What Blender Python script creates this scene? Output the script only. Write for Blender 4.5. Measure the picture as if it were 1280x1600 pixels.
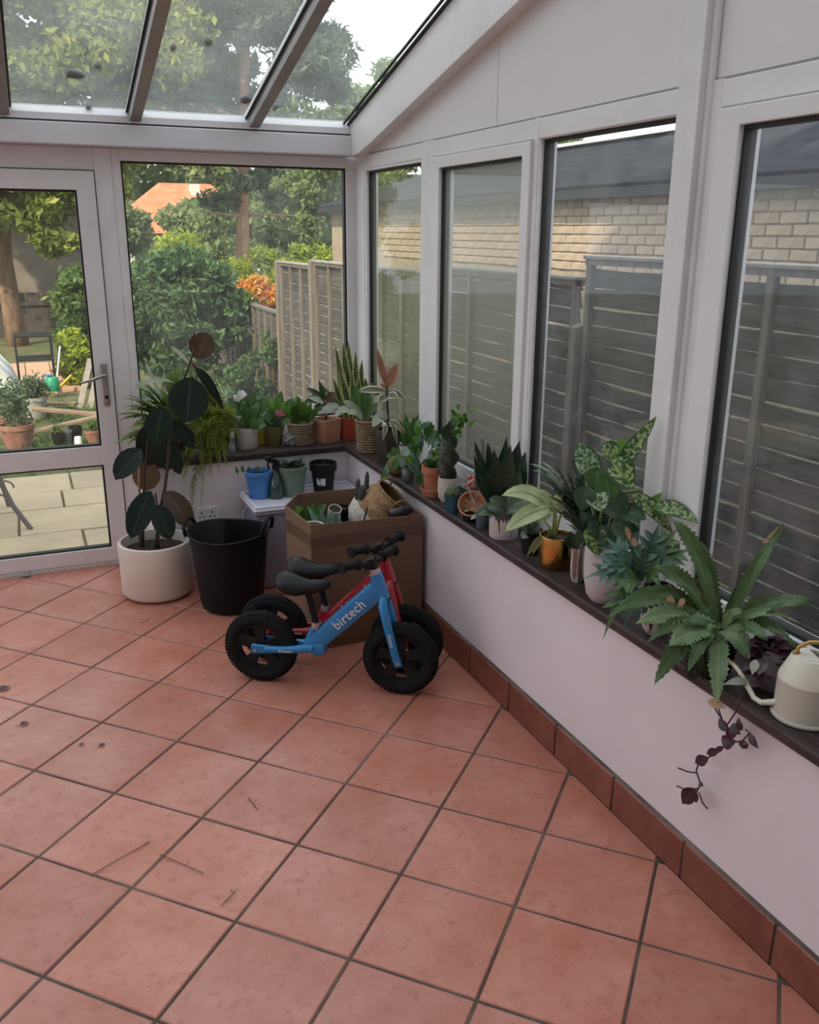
import bpy, bmesh, math, random
import numpy as np
from mathutils import Vector, Matrix

random.seed(7); RNG = np.random.default_rng(7)
for o in list(bpy.data.objects): bpy.data.objects.remove(o, do_unlink=True)
scene = bpy.context.scene
COL = scene.collection

# ------------------------------------------------------------------ camera
FPX = 1393.5
cam_d = bpy.data.cameras.new('camera'); cam = bpy.data.objects.new('camera', cam_d); COL.objects.link(cam)
cam.location = (0.1325, -4.7221, 1.7186)
cam.rotation_euler = (1.26633, -0.00626, -0.40155)
cam_d.sensor_fit = 'VERTICAL'; cam_d.sensor_height = 32.0; cam_d.lens = FPX * 32.0 / 1600.0
cam_d.clip_start = 0.05; cam_d.clip_end = 300
scene.camera = cam

# ------------------------------------------------------------------ view, sky, sun
vs = scene.view_settings
vs.view_transform = 'Standard'; vs.look = 'None'; vs.gamma = 1.0; vs.use_curve_mapping = False
vs.exposure = 0.72
try: scene.display_settings.display_device = 'sRGB'
except Exception: pass
scene.cycles.max_bounces = 8; scene.cycles.diffuse_bounces = 4; scene.cycles.transparent_max_bounces = 16
scene.cycles.caustics_reflective = False; scene.cycles.caustics_refractive = False
scene.cycles.sample_clamp_indirect = 6.0
w = bpy.data.worlds.new('overcast_sky'); scene.world = w; w.use_nodes = True
nt = w.node_tree; nt.nodes.clear()
wo = nt.nodes.new('ShaderNodeOutputWorld'); bg = nt.nodes.new('ShaderNodeBackground')
tc = nt.nodes.new('ShaderNodeTexCoord'); ns = nt.nodes.new('ShaderNodeTexNoise'); rp = nt.nodes.new('ShaderNodeValToRGB')
ns.inputs['Scale'].default_value = 2.2; ns.inputs['Detail'].default_value = 5
rp.color_ramp.elements[0].position = .35; rp.color_ramp.elements[0].color = (.72, .80, .93, 1)
rp.color_ramp.elements[1].position = .62; rp.color_ramp.elements[1].color = (.98, .98, 1.0, 1)
nt.links.new(tc.outputs['Generated'], ns.inputs['Vector']); nt.links.new(ns.outputs['Fac'], rp.inputs['Fac'])
nt.links.new(rp.outputs['Color'], bg.inputs['Color']); nt.links.new(bg.outputs['Background'], wo.inputs['Surface'])
bg.inputs['Strength'].default_value = 1.15
sun_d = bpy.data.lights.new('sun', 'SUN'); sun = bpy.data.objects.new('sun', sun_d); COL.objects.link(sun)
sun_d.energy = 3.0; sun_d.angle = math.radians(1.2); sun_d.color = (1.0, .85, .62)
sun.rotation_euler = Vector((.60, .62, -.70)).to_track_quat('-Z', 'Y').to_euler()
sun.location = (-6, -14, 16)

# ------------------------------------------------------------------ helpers
_R = cam.rotation_euler.to_matrix(); _O = Vector(cam.location)
def ray(u, v): return (_R @ Vector(((u - 640) / FPX, -(v - 800) / FPX, -1.0)))
def at(u, v, x=None, y=None, z=None):
    """a point of the place seen along that direction, on the plane x=, y= or z="""
    d = ray(u, v)
    s = (x - _O.x) / d.x if x is not None else (y - _O.y) / d.y if y is not None else (z - _O.z) / d.z
    return _O + d * s
def depth(p): return -((_R.transposed() @ (Vector(p) - _O)).z)
def facing(u, v, c, off=0.0, xmax=1.825, ymax=0.02):
    """a point on the upright plane through c (moved off metres away), kept inside the glazing"""
    c = Vector(c); h = Vector((c.x - _O.x, c.y - _O.y, 0)).normalized()
    d = ray(u, v); s = ((c + h * off - _O).dot(h)) / d.dot(h); p = _O + d * s
    if xmax is not None and p.x > xmax: p = at(u, v, x=xmax)
    if ymax is not None and p.y > ymax: p = at(u, v, y=ymax)
    return p
def px(n, p): return n * depth(p) / FPX

BASE = {}
def link(o, parent=None):
    COL.objects.link(o)
    if parent is not None: o.parent = parent
    return o
def tag(o, label=None, cat=None, group=None, kind=None):
    if label: o['label'] = label
    if cat: o['category'] = cat
    if group: o['group'] = group
    if kind: o['kind'] = kind
    return o
def empty(name, loc=(0, 0, 0), rz=0, label=None, cat=None, group=None, kind=None, parent=None):
    o = bpy.data.objects.new(name, None); o.empty_display_size = .05
    o.location = loc; o.rotation_euler = (0, 0, rz); link(o, parent)
    BASE[o.name] = Vector(loc) if parent is None else BASE[parent.name]
    return tag(o, label, cat, group, kind)

class MB:
    """collects shapes into one mesh"""
    def __init__(s): s.v = []; s.f = []; s.uv = {}; s.mi = []
    def add(s, vs_, fs, uvs=None, mi=0):
        b = len(s.v); s.v += [tuple(q) for q in vs_]
        for k, f in enumerate(fs):
            if uvs is not None: s.uv[len(s.f)] = [uvs[i] for i in f]
            s.f.append(tuple(i + b for i in f)); s.mi.append(mi)
        return s
    def box(s, x0, y0, z0, x1, y1, z1, mi=0):
        v = [(x, y, z) for z in (z0, z1) for y in (y0, y1) for x in (x0, x1)]
        return s.add(v, [(0, 2, 3, 1), (4, 5, 7, 6), (0, 1, 5, 4), (2, 6, 7, 3), (0, 4, 6, 2), (1, 3, 7, 5)], mi=mi)
    def bar(s, a, b, wd, th, up=(0, 0, 1)):
        a = Vector(a); b = Vector(b); t = (b - a).normalized(); sd = t.cross(Vector(up))
        if sd.length < 1e-4: sd = t.cross(Vector((1, 0, 0)))
        sd.normalize(); n = sd.cross(t)
        v = [p + sd * (i * wd / 2) + n * (j * th / 2) for p in (a, b) for j in (-1, 1) for i in (-1, 1)]
        return s.add(v, [(0, 2, 3, 1), (4, 5, 7, 6), (0, 1, 5, 4), (2, 6, 7, 3), (0, 4, 6, 2), (1, 3, 7, 5)])
    def tube(s, pts, rad, n=8, cap=True):
        pts = [Vector(q) for q in pts]; m = len(pts)
        if not hasattr(rad, '__len__'): rad = [rad] * m
        vs_ = []; prev = None
        for i, q in enumerate(pts):
            t = (pts[min(i + 1, m - 1)] - pts[max(i - 1, 0)]).normalized()
            if prev is None:
                a = t.cross(Vector((0, 0, 1)));
                if a.length < .05: a = t.cross(Vector((1, 0, 0)))
            else: a = prev - t * prev.dot(t)
            a.normalize(); prev = a; b = t.cross(a)
            for k in range(n):
                an = 2 * math.pi * k / n
                vs_.append(q + (a * math.cos(an) + b * math.sin(an)) * rad[i])
        fs = [(i * n + k, i * n + (k + 1) % n, (i + 1) * n + (k + 1) % n, (i + 1) * n + k) for i in range(m - 1) for k in range(n)]
        if cap: fs += [tuple(range(n - 1, -1, -1)), tuple((m - 1) * n + k for k in range(n))]
        return s.add(vs_, fs)
    def lathe(s, prof, n=28, M=None, c=(0, 0, 0), sx=1, sy=1):
        vs_ = []; fs = []; rings = []
        M = M or Matrix.Identity(4); c = Vector(c)
        for r, z in prof:
            if r < 1e-6: rings.append([len(vs_)]); vs_.append(M @ Vector((0, 0, z)) + c)
            else:
                rings.append(list(range(len(vs_), len(vs_) + n)))
                vs_ += [M @ Vector((r * sx * math.cos(2 * math.pi * k / n), r * sy * math.sin(2 * math.pi * k / n), z)) + c for k in range(n)]
        for A, B in zip(rings, rings[1:]):
            if len(A) == 1 and len(B) == 1: continue
            for k in range(n):
                j = (k + 1) % n
                if len(A) == 1: fs.append((A[0], B[j], B[k]))
                elif len(B) == 1: fs.append((A[k], A[j], B[0]))
                else: fs.append((A[k], A[j], B[j], B[k]))
        return s.add(vs_, fs)
    def prism(s, poly, axis, a, b):
        """polygon given in the two other axes, swept from a to b along axis"""
        def mk(p, t):
            return (t, p[0], p[1]) if axis == 'x' else (p[0], t, p[1]) if axis == 'y' else (p[0], p[1], t)
        n = len(poly); v = [mk(p, a) for p in poly] + [mk(p, b) for p in poly]
        return s.add(v, [tuple(range(n)), tuple(range(2 * n - 1, n - 1, -1))] + [(i, i + n, (i + 1) % n + n, (i + 1) % n) for i in range(n)])
    def ring(s, axis, o, i, d0, d1):
        """a rectangular frame: outer o=(a0,b0,a1,b1), inner i, between depths d0,d1 along axis"""
        def mk(a, b, t): return (t, a, b) if axis == 'x' else (a, t, b) if axis == 'y' else (a, b, t)
        v = []
        for t in (d0, d1):
            for r in (o, i): v += [mk(r[0], r[1], t), mk(r[2], r[1], t), mk(r[2], r[3], t), mk(r[0], r[3], t)]
        fs = []
        for k in range(4):
            j = (k + 1) % 4
            fs += [(k, j, 4 + j, 4 + k), (8 + k, 12 + k, 12 + j, 8 + j), (k, 8 + k, 8 + j, j), (4 + k, 4 + j, 12 + j, 12 + k)]
        return s.add(v, fs)
    def mesh(s, name, off, mats, smooth=None, bevel=0, segs=1):
        me = bpy.data.meshes.new(name)
        vv = [(q[0] - off.x, q[1] - off.y, q[2] - off.z) for q in s.v]
        me.from_pydata(vv, [], s.f)
        if s.uv:
            uvl = me.uv_layers.new(name='UVMap'); flat = np.zeros(len(me.loops) * 2, dtype=np.float32)
            for p in me.polygons:
                q = s.uv.get(p.index)
                if q:
                    for li, c in zip(p.loop_indices, q): flat[2 * li] = c[0]; flat[2 * li + 1] = c[1]
            uvl.data.foreach_set('uv', flat)
        for m in mats: me.materials.append(m)
        if any(s.mi): me.polygons.foreach_set('material_index', s.mi)
        bm = bmesh.new(); bm.from_mesh(me)
        bmesh.ops.recalc_face_normals(bm, faces=bm.faces) if not s.uv else None
        if bevel: bmesh.ops.bevel(bm, geom=bm.edges[:], offset=bevel, segments=segs, affect='EDGES', clamp_overlap=True, profile=.6)
        bm.to_mesh(me); bm.free()
        if smooth is not None:
            me.polygons.foreach_set('use_smooth', [True] * len(me.polygons))
            if smooth < 179: me.set_sharp_from_angle(angle=math.radians(smooth))
        me.update()
        return me
    def build(s, name, mats, parent=None, smooth=None, bevel=0, segs=1, label=None, cat=None, group=None, kind=None):
        if not isinstance(mats, (list, tuple)): mats = [mats]
        off = BASE[parent.name] if parent is not None else Vector((0, 0, 0))
        o = bpy.data.objects.new(name, s.mesh(name, off, mats, smooth, bevel, segs)); link(o, parent)
        BASE[o.name] = off
        return tag(o, label, cat, group, kind)

def local(o):           # a part built in the coordinates of its own thing
    BASE[o.name] = Vector((0, 0, 0)); return o

def copy_tree(o, parent=None):
    c = o.copy(); COL.objects.link(c); c.parent = parent; BASE[c.name] = BASE.get(o.name, Vector())
    for ch in o.children: copy_tree(ch, c)
    return c

# ------------------------------------------------------------------ materials
MATS = {}
def _new(name):
    m = bpy.data.materials.new(name); m.use_nodes = True
    return m, m.node_tree, m.node_tree.nodes['Principled BSDF']
def N(nt, t, **kw):
    n = nt.nodes.new(t)
    for k, v in kw.items():
        if k in n.inputs: n.inputs[k].default_value = v
        else: setattr(n, k, v)
    return n
def mixcol(nt, fac, a, b, blend='MIX'):
    m = nt.nodes.new('ShaderNodeMix'); m.data_type = 'RGBA'; m.blend_type = blend
    for sock, val in ((m.inputs[0], fac), (m.inputs[6], a), (m.inputs[7], b)):
        if isinstance(val, (int, float)): sock.default_value = val
        elif isinstance(val, tuple): sock.default_value = val if len(val) == 4 else val + (1,)
        else: nt.links.new(val, sock)
    return m.outputs[2]
def ramp(nt, src, p0, p1, c0=(0, 0, 0, 1), c1=(1, 1, 1, 1)):
    r = nt.nodes.new('ShaderNodeValToRGB'); r.color_ramp.elements[0].position = p0; r.color_ramp.elements[1].position = p1
    r.color_ramp.elements[0].color = c0; r.color_ramp.elements[1].color = c1; nt.links.new(src, r.inputs[0]); return r.outputs[0]
def mat(name, col, rough=.5, metal=0, col2=None, scale=12, lo=.4, hi=.65, bump=0, bscale=60, spec=None, rand=0, coat=0, wood=None, trans=0):
    """plain surface: base colour, noise blotches of col2, fine bump, per-object variation"""
    if name in MATS: return MATS[name]
    m, nt, b = _new(name)
    b.inputs['Roughness'].default_value = rough; b.inputs['Metallic'].default_value = metal
    if spec is not None: b.inputs['Specular IOR Level'].default_value = spec
    if coat: b.inputs['Coat Weight'].default_value = coat
    if trans: b.inputs['Transmission Weight'].default_value = trans
    tcn = nt.nodes.new('ShaderNodeTexCoord'); vec = tcn.outputs['Object']
    if wood:
        mp = nt.nodes.new('ShaderNodeMapping'); mp.inputs['Scale'].default_value = wood; nt.links.new(vec, mp.inputs[0]); vec = mp.outputs[0]
    out = col + (1,)
    if col2:
        n1 = N(nt, 'ShaderNodeTexNoise', Scale=scale, Detail=6.0, Roughness=.62); nt.links.new(vec, n1.inputs[0])
        out = mixcol(nt, ramp(nt, n1.outputs[0], lo, hi), col, col2)
    if rand:
        oi = nt.nodes.new('ShaderNodeObjectInfo'); hs = N(nt, 'ShaderNodeHueSaturation')
        mr = N(nt, 'ShaderNodeMapRange'); mr.inputs[3].default_value = 1 - rand; mr.inputs[4].default_value = 1 + rand
        nt.links.new(oi.outputs['Random'], mr.inputs[0]); nt.links.new(mr.outputs[0], hs.inputs['Value'])
        if isinstance(out, tuple): hs.inputs['Color'].default_value = out
        else: nt.links.new(out, hs.inputs['Color'])
        out = hs.outputs[0]
    if isinstance(out, tuple): b.inputs['Base Color'].default_value = out
    else: nt.links.new(out, b.inputs['Base Color'])
    if bump:
        n2 = N(nt, 'ShaderNodeTexNoise', Scale=bscale, Detail=4.0); nt.links.new(vec, n2.inputs[0])
        bp = N(nt, 'ShaderNodeBump', Strength=bump, Distance=.01); nt.links.new(n2.outputs[0], bp.inputs['Height']); nt.links.new(bp.outputs[0], b.inputs['Normal'])
    MATS[name] = m; return m
def leafmat(name, col, mid=None, edge=None, mottle=None, rough=.4, transl=.25, spec=.5, midw=.06, edgew=.38, mscale=30, rand=.12, under=None, band=None):
    """a leaf blade: midrib, coloured margin, mottling along its own length and width; light passes through"""
    if name in MATS: return MATS[name]
    m, nt, b = _new(name); b.inputs['Roughness'].default_value = rough; b.inputs['Specular IOR Level'].default_value = spec
    tcn = nt.nodes.new('ShaderNodeTexCoord'); sp = nt.nodes.new('ShaderNodeSeparateXYZ'); nt.links.new(tcn.outputs['UV'], sp.inputs[0])
    ab = N(nt, 'ShaderNodeMath', operation='SUBTRACT'); ab.inputs[1].default_value = .5; nt.links.new(sp.outputs[1], ab.inputs[0])
    a2 = N(nt, 'ShaderNodeMath', operation='ABSOLUTE'); nt.links.new(ab.outputs[0], a2.inputs[0])
    nz = N(nt, 'ShaderNodeTexNoise', Scale=mscale, Detail=4.0); nt.links.new(tcn.outputs['Object'], nz.inputs[0])
    out = mixcol(nt, ramp(nt, nz.outputs[0], .35, .7), col, tuple(c * 1.35 for c in col))
    if mottle: out = mixcol(nt, ramp(nt, nz.outputs[0], .45, .58), out, mottle)
    if band:
        wv = N(nt, 'ShaderNodeTexNoise', Scale=5.0, Detail=2.0); mp = nt.nodes.new('ShaderNodeMapping'); mp.inputs['Scale'].default_value = (9, .6, 1)
        nt.links.new(tcn.outputs['UV'], mp.inputs[0]); nt.links.new(mp.outputs[0], wv.inputs[0]); out = mixcol(nt, ramp(nt, wv.outputs[0], .47, .56), out, band)
    if edge: out = mixcol(nt, ramp(nt, a2.outputs[0], edgew, edgew + .03), out, edge)
    if mid: out = mixcol(nt, ramp(nt, a2.outputs[0], midw * .5, midw), mid, out)
    geo = nt.nodes.new('ShaderNodeNewGeometry')
    if under: out = mixcol(nt, geo.outputs['Backfacing'], out, under)
    oi = nt.nodes.new('ShaderNodeObjectInfo'); hs = N(nt, 'ShaderNodeHueSaturation'); mr = N(nt, 'ShaderNodeMapRange')
    mr.inputs[3].default_value = 1 - rand; mr.inputs[4].default_value = 1 + rand
    nt.links.new(oi.outputs['Random'], mr.inputs[0]); nt.links.new(mr.outputs[0], hs.inputs['Value']); nt.links.new(out, hs.inputs['Color'])
    nt.links.new(hs.outputs[0], b.inputs['Base Color'])
    tr = nt.nodes.new('ShaderNodeBsdfTranslucent'); nt.links.new(hs.outputs[0], tr.inputs[0])
    mx = nt.nodes.new('ShaderNodeMixShader'); mx.inputs[0].default_value = transl
    nt.links.new(b.outputs[0], mx.inputs[1]); nt.links.new(tr.outputs[0], mx.inputs[2])
    nt.links.new(mx.outputs[0], nt.nodes['Material Output'].inputs[0])
    MATS[name] = m; return m
def folmat(name, c1, c2, c3=None, transl=.35):
    """garden foliage: every leaf its own shade"""
    m, nt, b = _new(name); b.inputs['Roughness'].default_value = .55
    geo = nt.nodes.new('ShaderNodeNewGeometry'); r = nt.nodes.new('ShaderNodeValToRGB'); nt.links.new(geo.outputs['Random Per Island'], r.inputs[0])
    r.color_ramp.elements[0].color = c1 + (1,); r.color_ramp.elements[1].color = c2 + (1,)
    if c3: e = r.color_ramp.elements.new(.88); e.color = c3 + (1,)
    nt.links.new(r.outputs[0], b.inputs['Base Color']); tr = nt.nodes.new('ShaderNodeBsdfTranslucent'); nt.links.new(r.outputs[0], tr.inputs[0])
    mx = nt.nodes.new('ShaderNodeMixShader'); mx.inputs[0].default_value = transl
    nt.links.new(b.outputs[0], mx.inputs[1]); nt.links.new(tr.outputs[0], mx.inputs[2]); nt.links.new(mx.outputs[0], nt.nodes['Material Output'].inputs[0])
    return m
def glassmat(name, haze=.05, hcol=(.8, .82, .8), scale=3, streak=0, tint=(.97, .99, .98), refl=.6, hmin=.4, det=5.0):
    """window glass: clear, reflecting at a glancing angle, with a film of dirt or condensation"""
    m, nt, b = _new(name); nt.nodes.remove(b); out = nt.nodes['Material Output']
    tr = nt.nodes.new('ShaderNodeBsdfTransparent'); tr.inputs[0].default_value = tint + (1,)
    gl = nt.nodes.new('ShaderNodeBsdfGlossy'); gl.inputs['Roughness'].default_value = .02
    ge = nt.nodes.new('ShaderNodeNewGeometry'); io = N(nt, 'ShaderNodeMapRange'); io.inputs[3].default_value = 1.45; io.inputs[4].default_value = 1 / 1.45; nt.links.new(ge.outputs['Backfacing'], io.inputs[0])
    fr = N(nt, 'ShaderNodeFresnel'); nt.links.new(io.outputs[0], fr.inputs[0]); ml = N(nt, 'ShaderNodeMath', operation='MULTIPLY'); ml.inputs[1].default_value = refl; nt.links.new(fr.outputs[0], ml.inputs[0])
    m1 = nt.nodes.new('ShaderNodeMixShader'); nt.links.new(ml.outputs[0], m1.inputs[0]); nt.links.new(tr.outputs[0], m1.inputs[1]); nt.links.new(gl.outputs[0], m1.inputs[2])
    df = nt.nodes.new('ShaderNodeBsdfDiffuse'); df.inputs[0].default_value = hcol + (1,); tl = nt.nodes.new('ShaderNodeBsdfTranslucent'); tl.inputs[0].default_value = hcol + (1,)
    m2 = nt.nodes.new('ShaderNodeMixShader'); m2.inputs[0].default_value = .6; nt.links.new(df.outputs[0], m2.inputs[1]); nt.links.new(tl.outputs[0], m2.inputs[2])
    tcn = nt.nodes.new('ShaderNodeTexCoord'); mp = nt.nodes.new('ShaderNodeMapping'); mp.inputs['Scale'].default_value = (1, 1, .5 if streak else 1); nt.links.new(tcn.outputs['Object'], mp.inputs[0])
    nz = N(nt, 'ShaderNodeTexNoise', Scale=float(scale), Detail=det, Roughness=.6); nt.links.new(mp.outputs[0], nz.inputs[0])
    mr = N(nt, 'ShaderNodeMapRange'); mr.inputs[1].default_value = .3; mr.inputs[2].default_value = .75; mr.inputs[3].default_value = haze * hmin; mr.inputs[4].default_value = haze * 1.6
    nt.links.new(nz.outputs[0], mr.inputs[0]); m3 = nt.nodes.new('ShaderNodeMixShader'); nt.links.new(mr.outputs[0], m3.inputs[0]); nt.links.new(m1.outputs[0], m3.inputs[1]); nt.links.new(m2.outputs[0], m3.inputs[2])
    nt.links.new(m3.outputs[0], out.inputs[0]); return m

M_upvc = mat('white_upvc', (.76, .75, .77), .38, col2=(.64, .63, .65), scale=4, lo=.45, hi=.8)
M_upvc2 = mat('white_upvc_sash', (.74, .73, .75), .34, col2=(.66, .65, .66), scale=5, lo=.5, hi=.8)
M_gasket = mat('black_rubber_gasket', (.012, .012, .013), .6)
M_plaster = mat('painted_plaster', (.74, .665, .70), .8, col2=(.68, .61, .64), scale=3, lo=.5, hi=.85, bump=.08, bscale=25)
M_panel = mat('painted_panel', (.76, .74, .77), .6, col2=(.68, .66, .69), scale=2.5, lo=.5, hi=.85, bump=.05, bscale=9)
M_sill = mat('dark_stained_sill', (.030, .018, .019), .48, col2=(.075, .05, .045), scale=6, wood=(14, 1, 14), bump=.15, bscale=30, spec=.22)
M_bar = mat('shaded_glazing_bar', (.30, .29, .29), .42, col2=(.22, .21, .21), scale=3)  # the grey carries the backlit shade of the bar undersides in its colour
M_black = mat('black_plastic', (.010, .010, .011), .5, spec=.22)
M_soil = mat('potting_soil', (.028, .018, .012), .95, col2=(.06, .04, .03), scale=40, bump=.6, bscale=80)
# ------------------------------------------------------------------ floor of terracotta tiles laid on the diagonal
XL, XR, YF, YB = -2.45, 1.647, -5.2, 0.045
T = .33; S2 = math.sqrt(2)
def tilemat():
    m, nt, b = _new('terracotta_tile')
    tcn = nt.nodes.new('ShaderNodeTexCoord'); geo = nt.nodes.new('ShaderNodeNewGeometry'); oi = nt.nodes.new('ShaderNodeObjectInfo')
    n1 = N(nt, 'ShaderNodeTexNoise', Scale=4.0, Detail=6.0, Roughness=.65); nt.links.new(geo.outputs['Position'], n1.inputs[0])
    n2 = N(nt, 'ShaderNodeTexNoise', Scale=22.0, Detail=5.0, Roughness=.7); nt.links.new(geo.outputs['Position'], n2.inputs[0])
    n3 = N(nt, 'ShaderNodeTexNoise', Scale=110.0, Detail=2.0); nt.links.new(geo.outputs['Position'], n3.inputs[0])
    c = mixcol(nt, ramp(nt, n1.outputs[0], .35, .68), (.455, .155, .102), (.56, .245, .187))
    c = mixcol(nt, ramp(nt, n2.outputs[0], .52, .75), c, (.36, .118, .074))
    c = mixcol(nt, ramp(nt, n3.outputs[0], .70, .76), c, (.12, .06, .045))
    hs = N(nt, 'ShaderNodeHueSaturation'); mr = N(nt, 'ShaderNodeMapRange'); mr.inputs[3].default_value = .90; mr.inputs[4].default_value = 1.08
    nt.links.new(oi.outputs['Random'], mr.inputs[0]); nt.links.new(mr.outputs[0], hs.inputs['Value']); nt.links.new(c, hs.inputs['Color']); nt.links.new(hs.outputs[0], b.inputs['Base Color'])
    rr = N(nt, 'ShaderNodeMapRange'); rr.inputs[3].default_value = .20; rr.inputs[4].default_value = .42; nt.links.new(n2.outputs[0], rr.inputs[0]); nt.links.new(rr.outputs[0], b.inputs['Roughness'])
    b.inputs['Specular IOR Level'].default_value = .60
    bp = N(nt, 'ShaderNodeBump', Strength=.10, Distance=.01); nt.links.new(n1.outputs[0], bp.inputs['Height']); nt.links.new(bp.outputs[0], b.inputs['Normal'])
    return m
M_tile = tilemat()
M_grout = mat('dark_grout', (.075, .058, .048), .9, col2=(.20, .16, .135), scale=3, lo=.45, hi=.7, bump=.3, bscale=90)
floor = empty('floor', (0, 0, 0), kind='structure')
MB().box(XL, YF, -.12, XR + .02, YB + .02, -.0035).build('grout_bed', M_grout, floor)
def clip(poly, x0, y0, x1, y1):
    for ax, lim, sg in ((0, x0, 1), (0, x1, -1), (1, y0, 1), (1, y1, -1)):
        out = []
        for i in range(len(poly)):
            a, b = poly[i - 1], poly[i]; ia = (a[ax] - lim) * sg >= 0; ib = (b[ax] - lim) * sg >= 0
            if ia != ib:
                t = (lim - a[ax]) / (b[ax] - a[ax]); out.append((a[0] + t * (b[0] - a[0]), a[1] + t * (b[1] - a[1])))
            if ib: out.append(b)
        poly = out
        if not poly: return []
    return poly
def tile_mesh(poly):
    mb = MB(); n = len(poly); cx = sum(p[0] for p in poly) / n; cy = sum(p[1] for p in poly) / n
    def ins(p, k): d = math.hypot(p[0] - cx, p[1] - cy); q = max(0, (d - k) / d); return (cx + (p[0] - cx) * q, cy + (p[1] - cy) * q)
    r = [[(p[0], p[1], -.012) for p in poly], [(p[0], p[1], -.003) for p in poly], [ins(p, .004) + (0,) for p in poly]]
    mb.add(r[0] + r[1] + r[2], [(k * n + i, k * n + (i + 1) % n, (k + 1) * n + (i + 1) % n, (k + 1) * n + i) for k in range(2) for i in range(n)] + [tuple(2 * n + i for i in range(n))])
    return mb
half = T / S2 - .0055
full = tile_mesh([(0, -half), (half, 0), (0, half), (-half, 0)]).mesh('tile', Vector(), [M_tile])
for i in range(-12, 26):
    for j in range(-14, 22):
        cx = (i - j) * T / S2; cy = -(i + j + 1) * T / S2      # centre of the tile whose far corner is (i, j)
        poly = [(cx, cy - half), (cx + half, cy), (cx, cy + half), (cx - half, cy)]
        q = clip(poly, XL, YF, XR, YB - .005)
        if len(q) < 3: continue
        ar = abs(sum(q[k - 1][0] * q[k][1] - q[k][0] * q[k - 1][1] for k in range(len(q)))) / 2
        if ar < .0015: continue
        if ar > 2 * half * half - 1e-5:
            o = bpy.data.objects.new('tile', full); o.location = (cx, cy, random.uniform(-.0008, .0006)); o.rotation_euler = (random.uniform(-.002, .002), random.uniform(-.002, .002), random.choice((0, 1, 2, 3)) * math.pi / 2)
            link(o, floor)
        else: tile_mesh(q).build('tile', M_tile, floor)

# ------------------------------------------------------------------ low walls and skirting
wr = MB().box(1.66, YF, -.15, 1.93, .11, .598).build('wall_right', M_plaster, kind='structure')
MB().box(.62, -.30, -.15, 1.662, .11, .598).build('wall_back', M_plaster, kind='structure')
M_skirt = mat('skirting_tile', (.17, .050, .032), .34, col2=(.24, .08, .052), scale=9, rand=.10, bump=.05, bscale=30)
bb = empty('baseboard_right', (1.65, -2, 0), kind='structure')
MB().box(1.652, YF, 0, 1.661, -.30, .117).build('grout_bed', M_grout, bb)
js = [-5.10, -4.77, -4.44, -4.11, -3.78, -3.451, -3.115, -2.787, -2.455, -2.130, -1.806, -1.47, -1.14, -.81, -.48, -.31]
for a, b in zip(js, js[1:]):
    MB().prism([(1.6465, .001), (1.660, .001), (1.660, .121), (1.654, .121), (1.648, .116)], 'y', a + .004, b - .004).build('tile', M_skirt, bb, bevel=.0015)
# grout bead along the top of the skirting
MB().tube([(1.658, YF, .121), (1.658, -3, .122), (1.658, -1.5, .1205), (1.658, -.3, .122)], .006, 6).build('grout_bead', M_grout, bb)

# window boards
def sillboard(name, lab, x0, y0, x1, y1, front):
    mb = MB(); z0, z1 = .598, .634
    if front == 'x': mb.prism([(x0 + .008, z0), (x1, z0), (x1, z1), (x0 + .006, z1), (x0, z1 - .008), (x0, z0 + .010)], 'y', y0, y1)
    else: mb.prism([(y0 + .008, z0), (y1, z0), (y1, z1), (y0 + .006, z1), (y0, z1 - .008), (y0, z0 + .010)], 'x', x0, x1)
    return mb.build(name, M_sill, label=lab, cat='window sill')
sillboard('window_board', 'long dark brown window board below the side windows, carrying a row of pots', 1.628, YF, 1.85, .05, 'x')
sillboard('window_board', 'short dark brown window board below the garden window, behind the clear plastic box', .60, -.325, 1.629, .05, 'y')

# ------------------------------------------------------------------ glazed frames of the right side
XF = 1.843
G1 = glassmat('glass_condensation_light', .20, (.50, .50, .33), 1.3, 1, det=1.0)
G2 = glassmat('glass_condensation', .28, (.46, .47, .39), 1.1, 1, hmin=.8, det=.8)
G3 = glassmat('glass_dusty', .06, (.7, .72, .74), 8)
G4 = glassmat('glass_spotted', .05, (.7, .72, .76), 9)
GD = glassmat('glass_door', .02, (.7, .72, .72), 5)
GB = glassmat('glass_garden_window', .05, (.8, .82, .78), 3)
GR = glassmat('glass_roof_film', .13, (.75, .80, .78), 2.0, hmin=.5)
def window(name, axis, rect, wd, d0, d1, glass, sash=False, m=None):
    """rect=(a0,z0,a1,z1) outer; wd=(left, bottom, right, top) widths; d0 inner face, d1 outer face"""
    c = empty(name, (0, 0, 0), kind='structure'); a0, z0, a1, z1 = rect
    inn = (a0 + wd[0], z0 + wd[1], a1 - wd[2], z1 - wd[3]); sg = 1 if d1 > d0 else -1
    MB().ring(axis, rect, inn, d0, d1).build('window_frame', m or (M_upvc2 if sash else M_upvc), c, bevel=.004 if sash else .002, segs=2)
    g = .009; inn2 = (inn[0] + g, inn[1] + g, inn[2] - g, inn[3] - g); dg = d0 + sg * .022
    MB().ring(axis, (inn[0] - .001, inn[1] - .001, inn[2] + .001, inn[3] + .001), inn2, dg - sg * .006, dg + sg * .03).build('gasket', M_gasket, c)
    mb = MB(); p0, p1 = dg + sg * .006, dg + sg * .012
    if axis == 'x': mb.box(min(p0, p1), inn[0], inn[1], max(p0, p1), inn[2], inn[3])
    else: mb.box(inn[0], min(p0, p1), inn[1], inn[2], max(p0, p1), inn[3])
    mb.build('pane', glass, c); return c
XO = 1.915
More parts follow.
